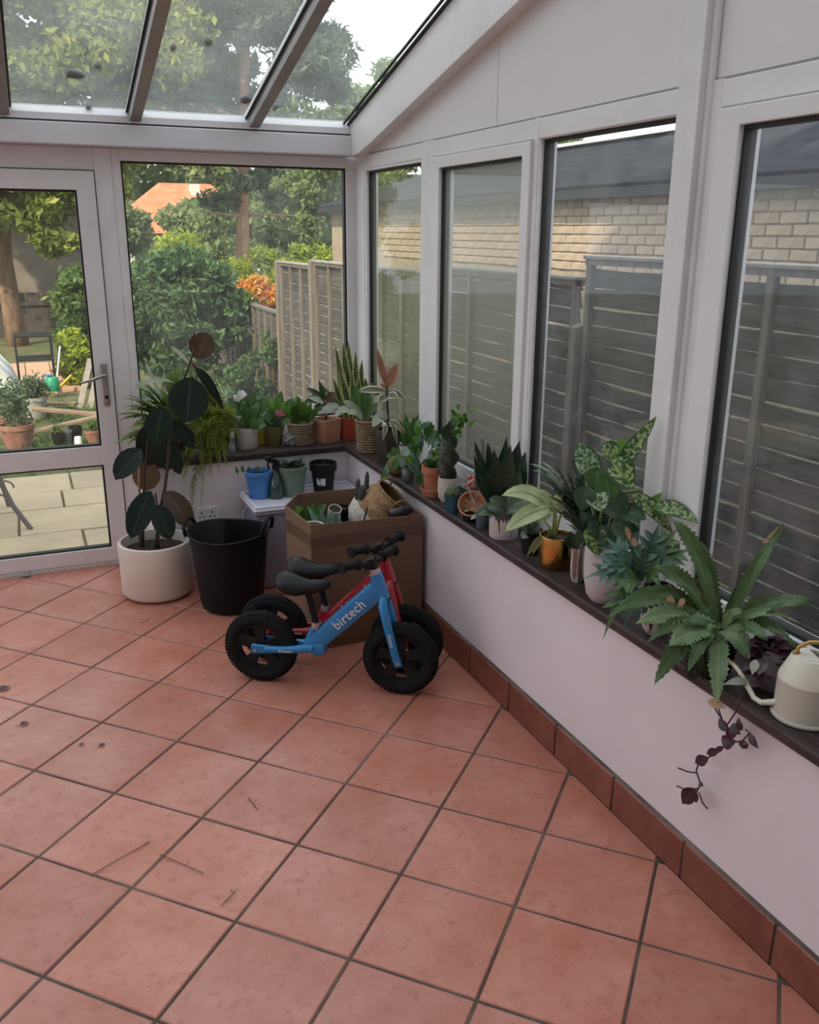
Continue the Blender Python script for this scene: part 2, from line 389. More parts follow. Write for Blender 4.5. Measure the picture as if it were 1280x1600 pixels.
# outer fixed frame of bay one: from the corner to the post
fr = empty('window_frame_right', (0, 0, 0), kind='structure')
for n_, y0, y1, z0, z1 in (('corner_post', -.085, .05, .634, 2.097), ('mullion', -.945, -.832, .634, 2.097), ('mullion', -1.832, -1.80, .634, 2.097), ('jamb', -2.60, -2.585, .634, 2.097), ('jamb', -2.738, -2.68, .634, 2.097), ('mullion', -3.83, -3.75, .634, 2.097), ('jamb', YF, YF + .06, .634, 2.097)):
    MB().box(XF, y0, z0, XO, y1, z1).build(n_, M_upvc, fr, bevel=.003)
for n_, y0, y1, z0, z1 in (('head_rail', -2.585, .05, 2.028, 2.0945), ('bottom_rail', -2.585, .05, .634, .690), ('head_rail', YF + .06, -2.69, 2.028, 2.0945), ('bottom_rail', YF + .06, -2.69, .634, .690)):
    MB().box(XF + .001, y0, z0, XO - .001, y1, z1).build(n_, M_upvc, fr, bevel=.003)
window('window_1', 'x', (-.834, .688, -.083, 2.03), (.022, .05, .022, .014), XF + .004, XO, G1)
window('window_2', 'x', (-1.802, .684, -.951, 2.024), (.058, .06, .09, .046), XF - .014, XO - .012, G2, True)
window('window_3', 'x', (-2.587, .688, -1.83, 2.03), (.006, .05, .010, .004), XF + .004, XO, G3)
window('window_4', 'x', (-3.746, .684, -2.743, 2.024), (.083, .06, .083, .046), XF - .014, XO - .012, G4, True)
window('window_5', 'x', (-5.14, .688, -3.83, 2.03), (.03, .05, .03, .014), XF + .004, XO, G3)
# square post with quadrant beads, running up past the infill
post = empty('trim_1', (0, 0, 0), kind='structure')
MB().box(1.812, -2.685, .634, XO, -2.598, 2.97).build('post', M_upvc, post, bevel=.004, segs=2)
for y in (-2.592, -2.690):
    MB().tube([(1.843, y, .634), (1.843, y, 2.97)], .012, 10).build('quadrant_bead', M_upvc, post, smooth=60)
# infill panels under the roof
SL = .2760
def zg(y): return 2.250 - y * SL
gw = empty('wall_right_upper', (0, 0, 0), kind='structure')
for nm, ya, yb in (('infill_panel', .05, -1.502), ('infill_panel', -1.506, -2.594), ('infill_panel', -2.69, -5.2)):
    MB().prism([(ya, 2.099), (yb, 2.099), (yb, zg(yb) - .01), (ya, zg(ya) - .01)], 'x', 1.852, 1.91).build(nm, M_panel, gw)
MB().box(1.849, YF, 2.0955, 1.856, .04, 2.101).build('bead', mat('grey_sealant', (.30, .29, .30), .7), gw)
# sloping cover along the gable
cv = empty('trim_2', (0, 0, 0), kind='structure')
MB().prism([(.03, 2.088), (-.13, 2.094), (-.30, 2.128), (-1.70, 2.453), (-5.2, 3.27), (-5.2, zg(-5.2) - .012), (.03, zg(.03) - .012)], 'x', 1.792, 1.853).build('gable_cover', M_upvc, cv, bevel=.004, segs=2)
MB().prism([(.03, zg(.03) - .014), (-5.2, zg(-5.2) - .014), (-5.2, zg(-5.2) - .004), (.03, zg(.03) - .004)], 'x', 1.780, 1.800).build('gasket', M_gasket, cv)
MB().prism([(.03, zg(.03) - .006), (-5.2, zg(-5.2) - .006), (-5.2, zg(-5.2) + .0), (.03, zg(.03) + .0)], 'x', 1.760, 1.772).build('gasket', M_gasket, cv)

# ------------------------------------------------------------------ garden side: beam, window, door
M_beam = mat('white_eaves_beam', (.70, .71, .76), .42, col2=(.62, .63, .68), scale=3, lo=.5, hi=.8)
bm_ = empty('trim_3', (0, 0, 0), kind='structure')
MB().box(XL - .1, -.045, 2.092, 1.80, .11, 2.188).build('eaves_beam', M_beam, bm_, bevel=.005, segs=2)
MB().box(XL - .1, -.030, 2.188, 1.80, .11, 2.196).build('shadow_gap', M_gasket, bm_)
MB().prism([(-.032, 2.196), (.11, 2.196), (.11, 2.262), (.02, 2.262), (-.032, 2.226)], 'x', XL - .1, 1.80).build('glazing_ledge', M_upvc, bm_, bevel=.002)
MB().prism([(.012, 2.238), (.028, 2.238), (.028, 2.262), (.012, 2.258)], 'x', XL - .1, 1.79).build('gasket', M_gasket, bm_)
YI, YO = .048, .112
fb = empty('window_frame_back', (0, 0, 0), kind='structure')
MB().box(.521, YI, -.02, .605, YO, 2.092).build('door_jamb', M_upvc, fb, bevel=.003)
MB().box(.6055, YI + .001, .634, .640, YO, 2.0915).build('jamb', M_upvc, fb, bevel=.003)
MB().box(.640, YI + .001, 2.036, 1.85, YO, 2.0915).build('head_rail', M_upvc, fb, bevel=.003)
MB().box(-.47, YI + .001, 1.988, .521, YO, 2.0915).build('door_head', M_upvc, fb, bevel=.003)
MB().box(-.54, YI, -.02, -.455, YO, 2.092).build('door_jamb', M_upvc, fb, bevel=.003)
MB().box(-.455, YI - .012, -.06, .521, YO + .03, .018).build('threshold', mat('door_threshold', (.58, .58, .60), .4, col2=(.36, .33, .31), scale=30, lo=.5, hi=.7), fb, bevel=.004)
window('window_6', 'y', (.632, .634, 1.845, 2.046), (.014, .085, .052, .009), YI + .004, YO, GB)
window('window_7', 'y', (XL, .05, -.54, 2.09), (.05, .05, .05, .05), YI + .004, YO, GD)
# the door leaf
door = empty('door_1', (0, YI, 0), kind='structure')
D0, D1 = YI - .012, YO - .01
mb = MB(); X0, X1, Z0, Z1 = -.452, .518, .020, 1.985; gx0, gx1 = -.372, .434
xs_ = [X0, gx0, gx1, X1]; zs_ = [Z0, .098, .552, .652, 1.898, Z1]
vv = [(x, y, z) for y in (D0, D1) for z in zs_ for x in xs_]
idx = lambda y, k, i: y * 24 + k * 4 + i
fs = []
holes = {(1, 1), (3, 1)}
for k in range(5):
    for i in range(3):
        if (k, i) in holes:
            for (p, q) in (((k, i), (k, i + 1)), ((k, i + 1), (k + 1, i + 1)), ((k + 1, i + 1), (k + 1, i)), ((k + 1, i), (k, i))):
                fs.append((idx(0, *p), idx(0, *q), idx(1, *q), idx(1, *p)))
        else:
            fs.append((idx(0, k, i), idx(0, k, i + 1), idx(0, k + 1, i + 1), idx(0, k + 1, i))); fs.append((idx(1, k, i), idx(1, k + 1, i), idx(1, k + 1, i + 1), idx(1, k, i + 1)))
for k in range(5):
    for i in (0, 3): fs.append((idx(0, k, i), idx(1, k, i), idx(1, k + 1, i), idx(0, k + 1, i)))
for i in range(3):
    for k in (0, 5): fs.append((idx(0, k, i), idx(1, k, i), idx(1, k, i + 1), idx(0, k, i + 1)))
mb.add(vv, fs).build('door_leaf', M_upvc2, door, bevel=.003, segs=2)
for z0, z1 in ((.098, .552), (.652, 1.898)):
    MB().ring('y', (gx0 - .001, z0 - .001, gx1 + .001, z1 + .001), (gx0 + .009, z0 + .009, gx1 - .009, z1 - .009), D0 + .012, D0 + .05).build('gasket', M_gasket, door)
    MB().box(gx0, D0 + .03, z0, gx1, D0 + .036, z1).build('pane', GD, door)
M_chrome = mat('worn_chrome', (.46, .44, .43), .32, 1, col2=(.30, .28, .27), scale=30)
hd = MB().box(.464, D0 - .009, .862, .494, D0, 1.078).build('handle_plate', M_chrome, door, bevel=.006, segs=3)
MB().tube([(.479, D0 - .002, 1.022), (.479, D0 - .045, 1.022), (.462, D0 - .058, 1.021), (.42, D0 - .060, 1.006), (.362, D0 - .058, .992)], [.009, .009, .010, .008, .0065], 10).build('lever', M_chrome, hd, smooth=60)
MB().lathe([(0, 0), (.009, 0), (.009, .006), (0, .006)], 14, Matrix.Rotation(math.pi / 2, 4, 'X'), (.479, D0 - .008, .905)).build('lock_cylinder', M_gasket, hd)
# dark gap lines round the door leaf
MB().ring('y', (-.4555, .018, .5215, 1.9885), (X0, Z0, X1, Z1), D0 + .006, YO - .02).build('door_gap', M_gasket, door)

# double socket on the low back wall
so = empty('power_socket', (.893, -.302, .328), label='white double power socket on the low wall behind the black tub', cat='socket')
MB().box(.838, -.310, .288, .948, -.300, .368).build('face_plate', mat('socket_plate', (.70, .69, .68), .4), so, bevel=.003, segs=2)
for x in (.862, .915):
    for dx, dz, ww, hh in ((0, .012, .003, .006), (-.011, -.010, .005, .003), (.011, -.010, .005, .003)):
        MB().box(x + dx - ww, -.3108, .328 + dz - hh, x + dx + ww, -.3098, .328 + dz + hh).build('pin_slot', M_gasket, so)
    MB().box(x - .022, -.3135, .350, x - .010, -.3095, .362).build('switch', mat('socket_plate', (.7, .69, .68), .4), so, bevel=.001)

# ------------------------------------------------------------------ glass roof
roof = empty('ceiling', (0, 0, 0), kind='structure')
bars = [.153 + .5675 * k for k in range(-4, 3)]
for x in bars:
    b = MB().prism([(-.018, 2.203), (-.018, 2.236), (YF, zg(YF) - .008), (YF, zg(YF) - .058), (-.05, 2.206)], 'x', x - .026, x + .026).build('glazing_bar', M_bar, roof, bevel=.004, segs=2)
    MB().prism([(.02, zg(.02) - .008), (YF, zg(YF) - .008), (YF, zg(YF) + .0), (.02, zg(.02) + .0)], 'x', x - .037, x - .027).build('gasket', M_gasket, b)
    MB().prism([(.02, zg(.02) - .008), (YF, zg(YF) - .008), (YF, zg(YF) + .0), (.02, zg(.02) + .0)], 'x', x + .027, x + .037).build('gasket', M_gasket, b)
    MB().prism([(.10, zg(.10) + .008), (YF, zg(YF) + .008), (YF, zg(YF) + .03), (.10, zg(.10) + .03)], 'x', x - .03, x + .03).build('outer_cap', M_upvc, b)
edges = [XL - .1] + bars + [1.80]
for a, b in zip(edges, edges[1:]):
    MB().prism([(.13, zg(.13)), (YF, zg(YF)), (YF, zg(YF) + .007), (.13, zg(.13) + .007)], 'x', a + .006, b - .006).build('pane', GR, roof)
M_moss = mat('dark_moss', (.022, .02, .016), .95, col2=(.05, .05, .03), scale=60, bump=.5)
def clump(u, v, su, sv, k, lab):
    # on the outer face of the sloping glass
    d = ray(u, v); n = Vector((0, SL, 1)); s = (Vector((0, 0, 2.259)) - _O).dot(n) / d.dot(n); p = _O + d * s
    e = empty('moss_clump', p, label=lab, cat='moss', group='moss clumps on the glass roof')
    mb = MB(); nu, nv = 10, 5; vs_ = []
    ra, rb = px(su, p) / 2, px(sv, p) * 1.7
    for i in range(nv + 1):
        th = math.pi / 2 * i / nv
        for j in range(nu):
            ph = 2 * math.pi * j / nu; q = 1 + random.uniform(-.28, .28)
            vs_.append((p.x + ra * math.cos(ph) * math.cos(th) * q, p.y + rb * math.sin(ph) * math.cos(th) * q, p.z - (rb * math.sin(ph) * math.cos(th) * q) * SL + .012 * math.sin(th)))
    fs = [(i * nu + j, i * nu + (j + 1) % nu, (i + 1) * nu + (j + 1) % nu, (i + 1) * nu + j) for i in range(nv) for j in range(nu)] + [tuple(range(nu))]
    mb.add(vs_, fs).build('moss', M_moss, e, smooth=180)
clump(116, 117, 28, 8, 0, 'longest dark moss clump on the roof pane above the door')
clump(153, 103, 9, 5, 1, 'small dark moss clump to the upper right of the longest roof clump')
clump(139, 167, 9, 4, 2, 'dark moss clump at the lower edge of the roof pane above the door')
clump(270, 75, 9, 7, 3, 'round dark moss clump on the left of the middle roof pane')
clump(325, 66, 14, 6, 4, 'oval dark moss clump in the upper middle of the middle roof pane')
clump(384, 156, 16, 8, 5, 'moss clump against the right glazing bar of the middle roof pane')
clump(601, 118, 9, 6, 6, 'moss clump beside the gable cover on the right roof pane')
clump(563, 170, 16, 7, 7, 'moss clump in the lower right corner of the right roof pane')
clump(430, 169, 8, 5, 8, 'faint moss clump in the lower left of the right roof pane')

# ------------------------------------------------------------------ sides out of view: left glazing and house
MB().box(XL - .25, YF, -.15, XL, .11, .6).build('wall_left', M_plaster, kind='structure')
for k, (a, b) in enumerate(((-5.15, -3.5), (-3.45, -1.8), (-1.75, -.05))):
    window('window_%d' % (8 + k), 'x', (a, .62, b, 2.06), (.07, .07, .07, .07), XL - .02, XL - .09, GD)
MB().box(XL - .12, YF, 2.06, XL, .1, 2.14).build('trim_4', M_upvc, kind='structure')
MB().prism([(.05, 2.14), (YF, 2.14), (YF, zg(YF)), (.05, zg(.05))], 'x', XL - .1, XL - .03).build('wall_left_upper', M_panel, kind='structure')
MB().box(-9, -13, -.3, 2.3, YF, 9.5).build('wall_house', mat('house_render', (.62, .60, .57), .85, col2=(.55, .53, .5), scale=2), kind='structure')
# ------------------------------------------------------------------ the garden
M_lawn = mat('lawn', (.075, .11, .03), .95, col2=(.16, .13, .07), scale=3, lo=.4, hi=.62, bump=.5, bscale=40)
GZ = -.15
mb = MB(); nx, ny = 60, 60; vs_ = []
for j in range(ny + 1):
    for i in range(nx + 1):
        x = -25 + 60 * i / nx; y = -14 + 74 * j / ny
        vs_.append((x, y, GZ - .02 - max(0, y - 16) * .06 + .02 * math.sin(x * 2.1) * math.sin(y * 1.7) * (1 if y > 3 else 0)))
mb.add(vs_, [(j * (nx + 1) + i, j * (nx + 1) + i + 1, (j + 1) * (nx + 1) + i + 1, (j + 1) * (nx + 1) + i) for j in range(ny) for i in range(nx)])
mb.build('ground', M_lawn, smooth=180, kind='structure')
# patio of sandstone slabs
M_slab = mat('sandstone_slab', (.50, .40, .25), .75, col2=(.38, .30, .20), scale=3, lo=.4, hi=.75, bump=.2, bscale=14, rand=.10)
pat = empty('patio', (0, 1.3, GZ), kind='structure')
MB().box(-3.6, .10, GZ - .05, 2.6, 2.62, GZ + .028).build('mortar_bed', mat('patio_mortar', (.20, .16, .11), .95, col2=(.10, .12, .05), scale=14), pat)
y = .12; r = 0
for hgt in (.50, .42, .55, .45, .52):
    x = -3.5 + (r % 3) * .23
    k = 0
    while x < 2.5:
        wd = (.9, .6, .75)[(k + r) % 3]; x1 = min(x + wd, 2.58)
        if x1 - x > .1: MB().box(x + .008, y + .008, GZ + .005, x1 - .008, y + hgt - .008, GZ + .05 + random.uniform(-.003, .003)).build('slab', M_slab, pat, bevel=.006)
        x = x1; k += 1
    y += hgt; r += 1

# boarded fence beside the conservatory
M_board = mat('weathered_board', (.125, .108, .097), .85, col2=(.07, .060, .054), scale=5, wood=(1, .5, 7), rand=.16, bump=.4, bscale=14)
M_frame = mat('weathered_batten', (.20, .17, .15), .85, col2=(.12, .10, .085), scale=5, wood=(6, 6, .6), rand=.1, bump=.3)
M_post = mat('pale_post', (.23, .20, .165), .85, col2=(.16, .135, .11), scale=5, wood=(6, 6, .6))
M_edge = mat('skylit_board_edge', (.40, .36, .32), .85, col2=(.10, .085, .075), scale=5, lo=.44, hi=.54, wood=(1, 1, 1))  # sky light on the top edges of the boards, painted in as broken pale tone
def fence_section(y0, y1, ztop, zbot, X, lab, nb=4, bh=.088, cap=True, lap=.012):
    e = empty('boarded_fence', (X, (y0 + y1) / 2, zbot), label=lab, cat='fence panel', group='boarded fence panels')
    z = zbot + .02
    while z < ztop - .05:
        h1 = min(bh + lap, ztop - .02 - z); n = 7; v = []; wob = [random.uniform(-.008, .008) for _ in range(n)]
        for i in range(n):
            yy = y0 + (y1 - y0) * i / (n - 1)
            v += [(X - .012, yy, z), (X - .003, yy, z), (X - .021, yy, z + h1 + wob[i]), (X - .030, yy, z + h1 + wob[i] - .002)]
        fs = [(4 * i + k, 4 * i + (k + 1) % 4, 4 * i + 4 + (k + 1) % 4, 4 * i + 4 + k) for i in range(n - 1) for k in range(4)] + [(0, 1, 2, 3), (4 * n - 1, 4 * n - 2, 4 * n - 3, 4 * n - 4)]
        mb = MB().add(v, fs); mb.mi = [1 if (k % 4 == 2 and k < 4 * (n - 1)) else 0 for k in range(len(fs))]; mb.build('board', [M_board, M_edge], e); z += bh
    for k in range(nb):
        yy = y0 + .02 + (y1 - y0 - .04) * k / (nb - 1)
        MB().box(X - .052, yy - .02, zbot, X - .018, yy + .02, ztop - .005).build('batten', M_frame, e, bevel=.003)
    MB().box(X - .056, y0, ztop - .03, X + .02, y1, ztop - .003).build('top_rail', M_frame, e)
    if cap: MB().box(X - .066, y0 - .01, ztop - .003, X + .03, y1 + .01, ztop + .014).build('capping', mat('capping_strip', (.34, .31, .27), .8, col2=(.22, .2, .17), scale=8), e, bevel=.003)
FX = 2.72
fence_section(-4.62, -2.78, 1.605, -.14, FX, 'tall grey fence panel at the far right, beyond the nearest window', lap=-.001)
fence_section(-2.74, -.94, 1.602, -.14, FX, 'tall grey fence panel with pale capping next to the stepped joint', lap=-.001)
fence_section(-.86, .92, 1.497, -.16, FX, 'lower grey fence panel just past the step, behind the third window', lap=-.001)
fence_section(1.0, 2.22, 1.452, -.18, FX, 'short grey fence panel seen through the misted second window')
fence_section(2.30, 3.52, 1.448, -.20, FX, 'grey fence panel right of the pale post in the garden window')
fence_section(3.62, 4.74, 1.405, -.22, FX, 'last full height grey fence panel in the garden window, ending at a pale post')
fence_section(4.90, 6.7, .885, -.25, FX, 'low brown fence panel beyond the end of the tall fence', 7, .085, False)
fence_section(6.78, 8.6, .885, -.25, FX, 'low brown fence panel half hidden by the big green bush', 7, .085, False)
for y, zt, lab in ((-2.76, 1.62, 'fence post between the two tall panels beyond the nearest window'), (-.90, 1.28, 'greenish fence post at the step in the fence'), (.96, 1.45, 'fence post seen through the misted windows'), (2.26, 1.44, 'fence post near the corner of the garden window'),
                   (3.57, 1.47, 'tall pale fence post between the two panels in the garden window'), (4.79, 1.42, 'thin pale post at the end of the tall fence'), (6.74, .93, 'short post in the low brown fence')):
    e = empty('fence_post', (FX, y, GZ - .1), label=lab, cat='post', group='fence posts')
    MB().prism([(FX - .085, -.3), (FX + .02, -.3), (FX + .02, zt - .01), (FX - .03, zt + .01), (FX - .085, zt - .01)], 'y', y - .030, y + .030).build('post_shaft', M_post, e, bevel=.005)

# neighbour's brick outbuilding
M_brick = mat('painted_brick', (.56, .44, .32), .85, col2=(.44, .33, .24), scale=7, lo=.42, hi=.75, bump=.6, bscale=30, rand=.06)
M_mortar = mat('mortar', (.47, .38, .28), .95, col2=(.36, .29, .22), scale=15, bump=.3)
nb_ = empty('brick_outbuilding', (6.2, 2.5, GZ), label='cream brick outbuilding with a dark slate roof beyond the side fence', cat='building')
BX = 4.62
MB().box(BX + .008, -4.5, -.25, 8.4, 8.9, 2.09).build('wall', M_mortar, nb_)
bm0 = MB().box(0, -.1075, -.0325, .03, .1075, .0325).mesh('brick', Vector(), [M_brick], bevel=.005)
bm1 = MB().box(0, -.1075, -.0325, .024, .1075, .0325).mesh('brick', Vector(), [M_brick], bevel=.008)
for r in range(9):
    z = 1.44 + .075 * r
    for k in range(33):
        yy = -.62 + .2255 * k + (.112 if r % 2 else 0)
        o = bpy.data.objects.new('brick', random.choice((bm0, bm1))); link(o, nb_)
        o.location = (BX - .010 + random.uniform(-.004, .004) - 6.2, yy - 2.5, z - GZ); o.rotation_euler = (random.uniform(-.012, .012), 0, random.uniform(-.012, .012))
M_slate = mat('dark_slate', (.020, .024, .032), .95, col2=(.034, .038, .046), scale=7, bump=.3, bscale=20, spec=.1)
MB().prism([(BX - .16, 2.055), (BX - .16, 2.085), (6.65, 2.73), (8.6, 2.12), (8.6, 2.08), (6.65, 2.69)], 'y', -4.6, 9.0).build('roof', M_slate, nb_)
rc = empty('ridge', parent=nb_)
for k in range(30):
    y = -4.5 + .45 * k
    MB().prism([(6.50, 2.73), (6.60, 2.785), (6.70, 2.785), (6.80, 2.73)], 'y', y + .006, y + .444).build('ridge_tile', mat('ridge_tile', (.42, .42, .43), .6), rc)
MB().box(BX - .17, -4.6, 1.985, BX - .03, 9.0, 2.058).build('gutter', mat('dark_gutter', (.03, .032, .036), .4), nb_)

# leaves by the thousand
def foliage(name, blobs, size, m, parent, asp=.45, seed=0, shell=.55, droop=0):
    rg = np.random.default_rng(seed); P = []
    for (c, r, n) in blobs:
        d = rg.normal(size=(n, 3)); d /= np.linalg.norm(d, axis=1)[:, None]; rad = (shell + (1 - shell) * rg.random(n)) * (1 + .12 * rg.normal(size=n))
        P.append(np.array(c) + d * rad[:, None] * np.array(r))
    P = np.concatenate(P); n = len(P)
    a = rg.normal(size=(n, 3)); a[:, 2] -= droop; a /= np.linalg.norm(a, axis=1)[:, None]; b = rg.normal(size=(n, 3)); b -= a * (a * b).sum(1)[:, None]; b /= np.linalg.norm(b, axis=1)[:, None]
    s = size * (.6 + .8 * rg.random(n))[:, None]
    V = np.stack([P - a * s, P + b * s * asp - a * s * .1, P + a * s, P - b * s * asp - a * s * .1], 1).reshape(-1, 3)
    off = BASE[parent.name]; V = V - np.array(off)
    me = bpy.data.meshes.new(name); me.vertices.add(4 * n); me.vertices.foreach_set('co', V.ravel()); me.loops.add(4 * n); me.loops.foreach_set('vertex_index', np.arange(4 * n)); me.polygons.add(n)
    me.polygons.foreach_set('loop_start', np.arange(n) * 4); me.polygons.foreach_set('loop_total', np.full(n, 4)); me.update(calc_edges=True); me.materials.append(m)
    o = bpy.data.objects.new(name, me); link(o, parent); BASE[o.name] = off; o['kind'] = 'stuff'; return o
def blobs_in(c, r, k, rr, n, seed):
    rg = random.Random(seed); out = []
    for _ in range(k):
        while True:
            q = [rg.uniform(-1, 1) for _ in range(3)]
            if sum(t * t for t in q) < 1: break
        s = rg.uniform(.6, 1.15) * rr; out.append(((c[0] + q[0] * r[0], c[1] + q[1] * r[1], c[2] + q[2] * r[2]), (s, s, s * .7), n))
    return out
M_bark = mat('red_pine_bark', (.30, .17, .11), .9, col2=(.46, .28, .19), scale=8, wood=(2, 2, .6), bump=.6, bscale=20)
M_bark2 = mat('brown_bark', (.15, .095, .065), .9, col2=(.27, .17, .11), scale=6, wood=(2, 2, .6), bump=.6, bscale=20)
F_lime = folmat('leaves_lime', (.44, .52, .06), (.68, .70, .14), (.24, .34, .05), .45)
F_yel = folmat('leaves_yellow_green', (.50, .55, .06), (.72, .68, .10), (.22, .30, .04))
F_oak = folmat('leaves_sunny_tree', (.36, .42, .07), (.62, .62, .16), (.16, .22, .05), .45)
F_dark = folmat('leaves_dark_shrub', (.018, .058, .018), (.065, .15, .040), (.15, .26, .09))
F_pine = folmat('leaves_pine', (.15, .22, .13), (.32, .40, .22), (.08, .13, .08), .4)
F_mid = folmat('leaves_mid', (.13, .22, .05), (.30, .40, .10), (.07, .13, .035))
F_red = folmat('leaves_photinia', (.72, .10, .04), (.88, .36, .12), (.60, .55, .08))
F_grey = folmat('leaves_grey_green', (.12, .19, .10), (.27, .35, .22), (.08, .12, .06))
F_far = folmat('leaves_far', (.30, .38, .15), (.50, .56, .25), (.19, .26, .12), .45)
def tree(name, lab, cat, base, trunk, tr, branches, m, fm, blobs, size, asp=.45, seed=0, group=None, shell=.55, droop=0):
    e = empty(name, base, label=lab, cat=cat, group=group)
    if trunk: MB().tube(trunk, tr, 10).build('trunk', m, e, smooth=180)
    for b in branches: MB().tube(b[0], b[1], 6).build('branch', m, e, smooth=180)
    foliage('foliage', blobs, size, fm, e, asp, seed, shell, droop)
    return e
# pine in the middle of the garden window, also seen through the roof
bl = blobs_in((4.3, 13, 6.0), (2.1, 1.6, 2.4), 54, .52, 640, 3) + blobs_in((3.0, 12.6, 4.2), (.8, .8, .6), 10, .4, 300, 4) + blobs_in((5.4, 13, 4.4), (.7, .8, .5), 8, .4, 300, 5) + blobs_in((4.2, 13, 2.6), (1.1, .6, .5), 9, .28, 200, 51)
br = [([(4.3, 13, 2.0), (3.9, 12.8, 2.0), (3.3, 12.6, 2.05)], [.03, .02, .01]), ([(4.2, 13, 2.0), (4.6, 12.9, 2.02), (5.2, 12.8, 2.0)], [.025, .02, .008]), ([(4.3, 13, 3.6), (3.6, 12.8, 3.9), (2.9, 12.6, 4.3)], [.06, .04, .02]), ([(4.3, 13, 3.9), (5.0, 13, 4.3), (5.6, 13, 4.5)], [.06, .04, .02]), ([(4.35, 13, 4.8), (3.8, 13, 5.4), (3.3, 13, 5.9)], [.06, .04, .02])]
tree('pine_tree', 'pine with a straight reddish trunk behind the red hedge', 'tree', (4.15, 13, -.2), [(4.10, 13, -.3), (4.13, 13, .9), (4.22, 13, 2.2), (4.30, 13, 3.6), (4.42, 13, 5.4), (4.5, 13, 8)], [.17, .135, .115, .10, .09, .05], br, M_bark, F_pine, bl, .10, .22, 1)
# big tree at the left, sunny crown above the door
bl = blobs_in((.5, 12, 4.4), (2.6, 1.8, 1.9), 70, .60, 800, 6) + blobs_in((.3, 11.2, 2.35), (1.5, .6, .55), 26, .36, 260, 7) + blobs_in((-1.6, 12, 3.6), (1.2, 1, 1.4), 14, .6, 300, 8) + blobs_in((.75, 11.0, 1.55), (.4, .4, .3), 6, .2, 120, 81)
br = [([(.0, 12, 1.9), (.5, 11.8, 2.6), (1.1, 11.6, 3.2)], [.10, .07, .04]), ([(-.02, 12, 2.2), (-.5, 11.9, 3.0), (-1.2, 11.9, 3.8)], [.09, .06, .03]), ([(.02, 12, 2.6), (.3, 12, 3.6), (.6, 12, 4.8)], [.10, .07, .03])]
tree('garden_tree', 'large leaning tree with a sunlit crown seen through the top of the door', 'tree', (-.02, 12, -.3), [(.02, 12, -.35), (-.02, 12, .3), (-.06, 12, 1.2), (-.02, 12, 2.0), (.05, 12, 3.2)], [.20, .165, .15, .14, .09], br, M_bark2, F_oak, bl, .075, .5, 2)
# shrubs
def shrub(lab, c, r, k, rr, n, size, fm, seed, asp=.35, extra=(), cat='shrub', name='garden_shrub', stems=5, shell=.5):
    e = empty(name, (c[0], c[1], GZ), label=lab, cat=cat)
    for i in range(stems):
        a = i * 2.4; MB().tube([(c[0] + .05 * math.cos(a), c[1] + .05 * math.sin(a), GZ - .05), (c[0] + r[0] * .4 * math.cos(a), c[1] + r[1] * .4 * math.sin(a), c[2]), (c[0] + r[0] * .7 * math.cos(a), c[1] + r[1] * .6 * math.sin(a), c[2] + r[2] * .6)], [.02, .014, .006], 5).build('stem', M_bark2, e, smooth=180)
    foliage('foliage', blobs_in(c, r, k, rr, n, seed) + list(extra), size, fm, e, asp, seed, shell); return e
shrub('big dark green bush filling the left of the garden window', (1.90, 6.3, .72), (.66, .5, .72), 64, .28, 420, .055, F_dark, 11, stems=7)
shrub('bright lime shrub behind the big green bush', (2.42, 9.2, .98), (.55, .5, .62), 28, .27, 360, .05, F_lime, 12)
shrub('olive green bush left of the big bush, under the red roof', (1.2, 10.5, .45), (.7, .6, .6), 20, .32, 300, .06, F_mid, 13)
shrub('red and orange photinia hedge above the low fence', (3.68, 9.5, .72), (.42, .35, .36), 26, .2, 260, .05, F_red, 14, .4)
shrub('yellow green hedge behind the fence at the right of the garden window', (5.0, 12, .75), (1.5, .5, .62), 42, .36, 300, .07, F_lime, 15)
shrub('acid yellow shrub by the metal shelf, seen in the door', (.70, 7.2, .18), (.20, .2, .34), 26, .14, 200, .045, F_yel, 16, .3)
shrub('leafy green shrub above the acid yellow one, seen in the door', (.83, 8.0, .78), (.26, .25, .34), 24, .18, 200, .05, F_mid, 17)
shrub('low dark ivy at the foot of the low fence', (2.5, 5.6, .05), (.42, .5, .30), 34, .14, 160, .04, F_dark, 18)
shrub('trailing ivy on the low brown fence', (2.66, 5.2, .45), (.06, .25, .22), 10, .1, 110, .035, F_dark, 19)
shrub('grassy clump under the garden window beside the bush', (1.55, 4.6, .02), (.5, .5, .2), 18, .16, 160, .05, F_grey, 20, .15)
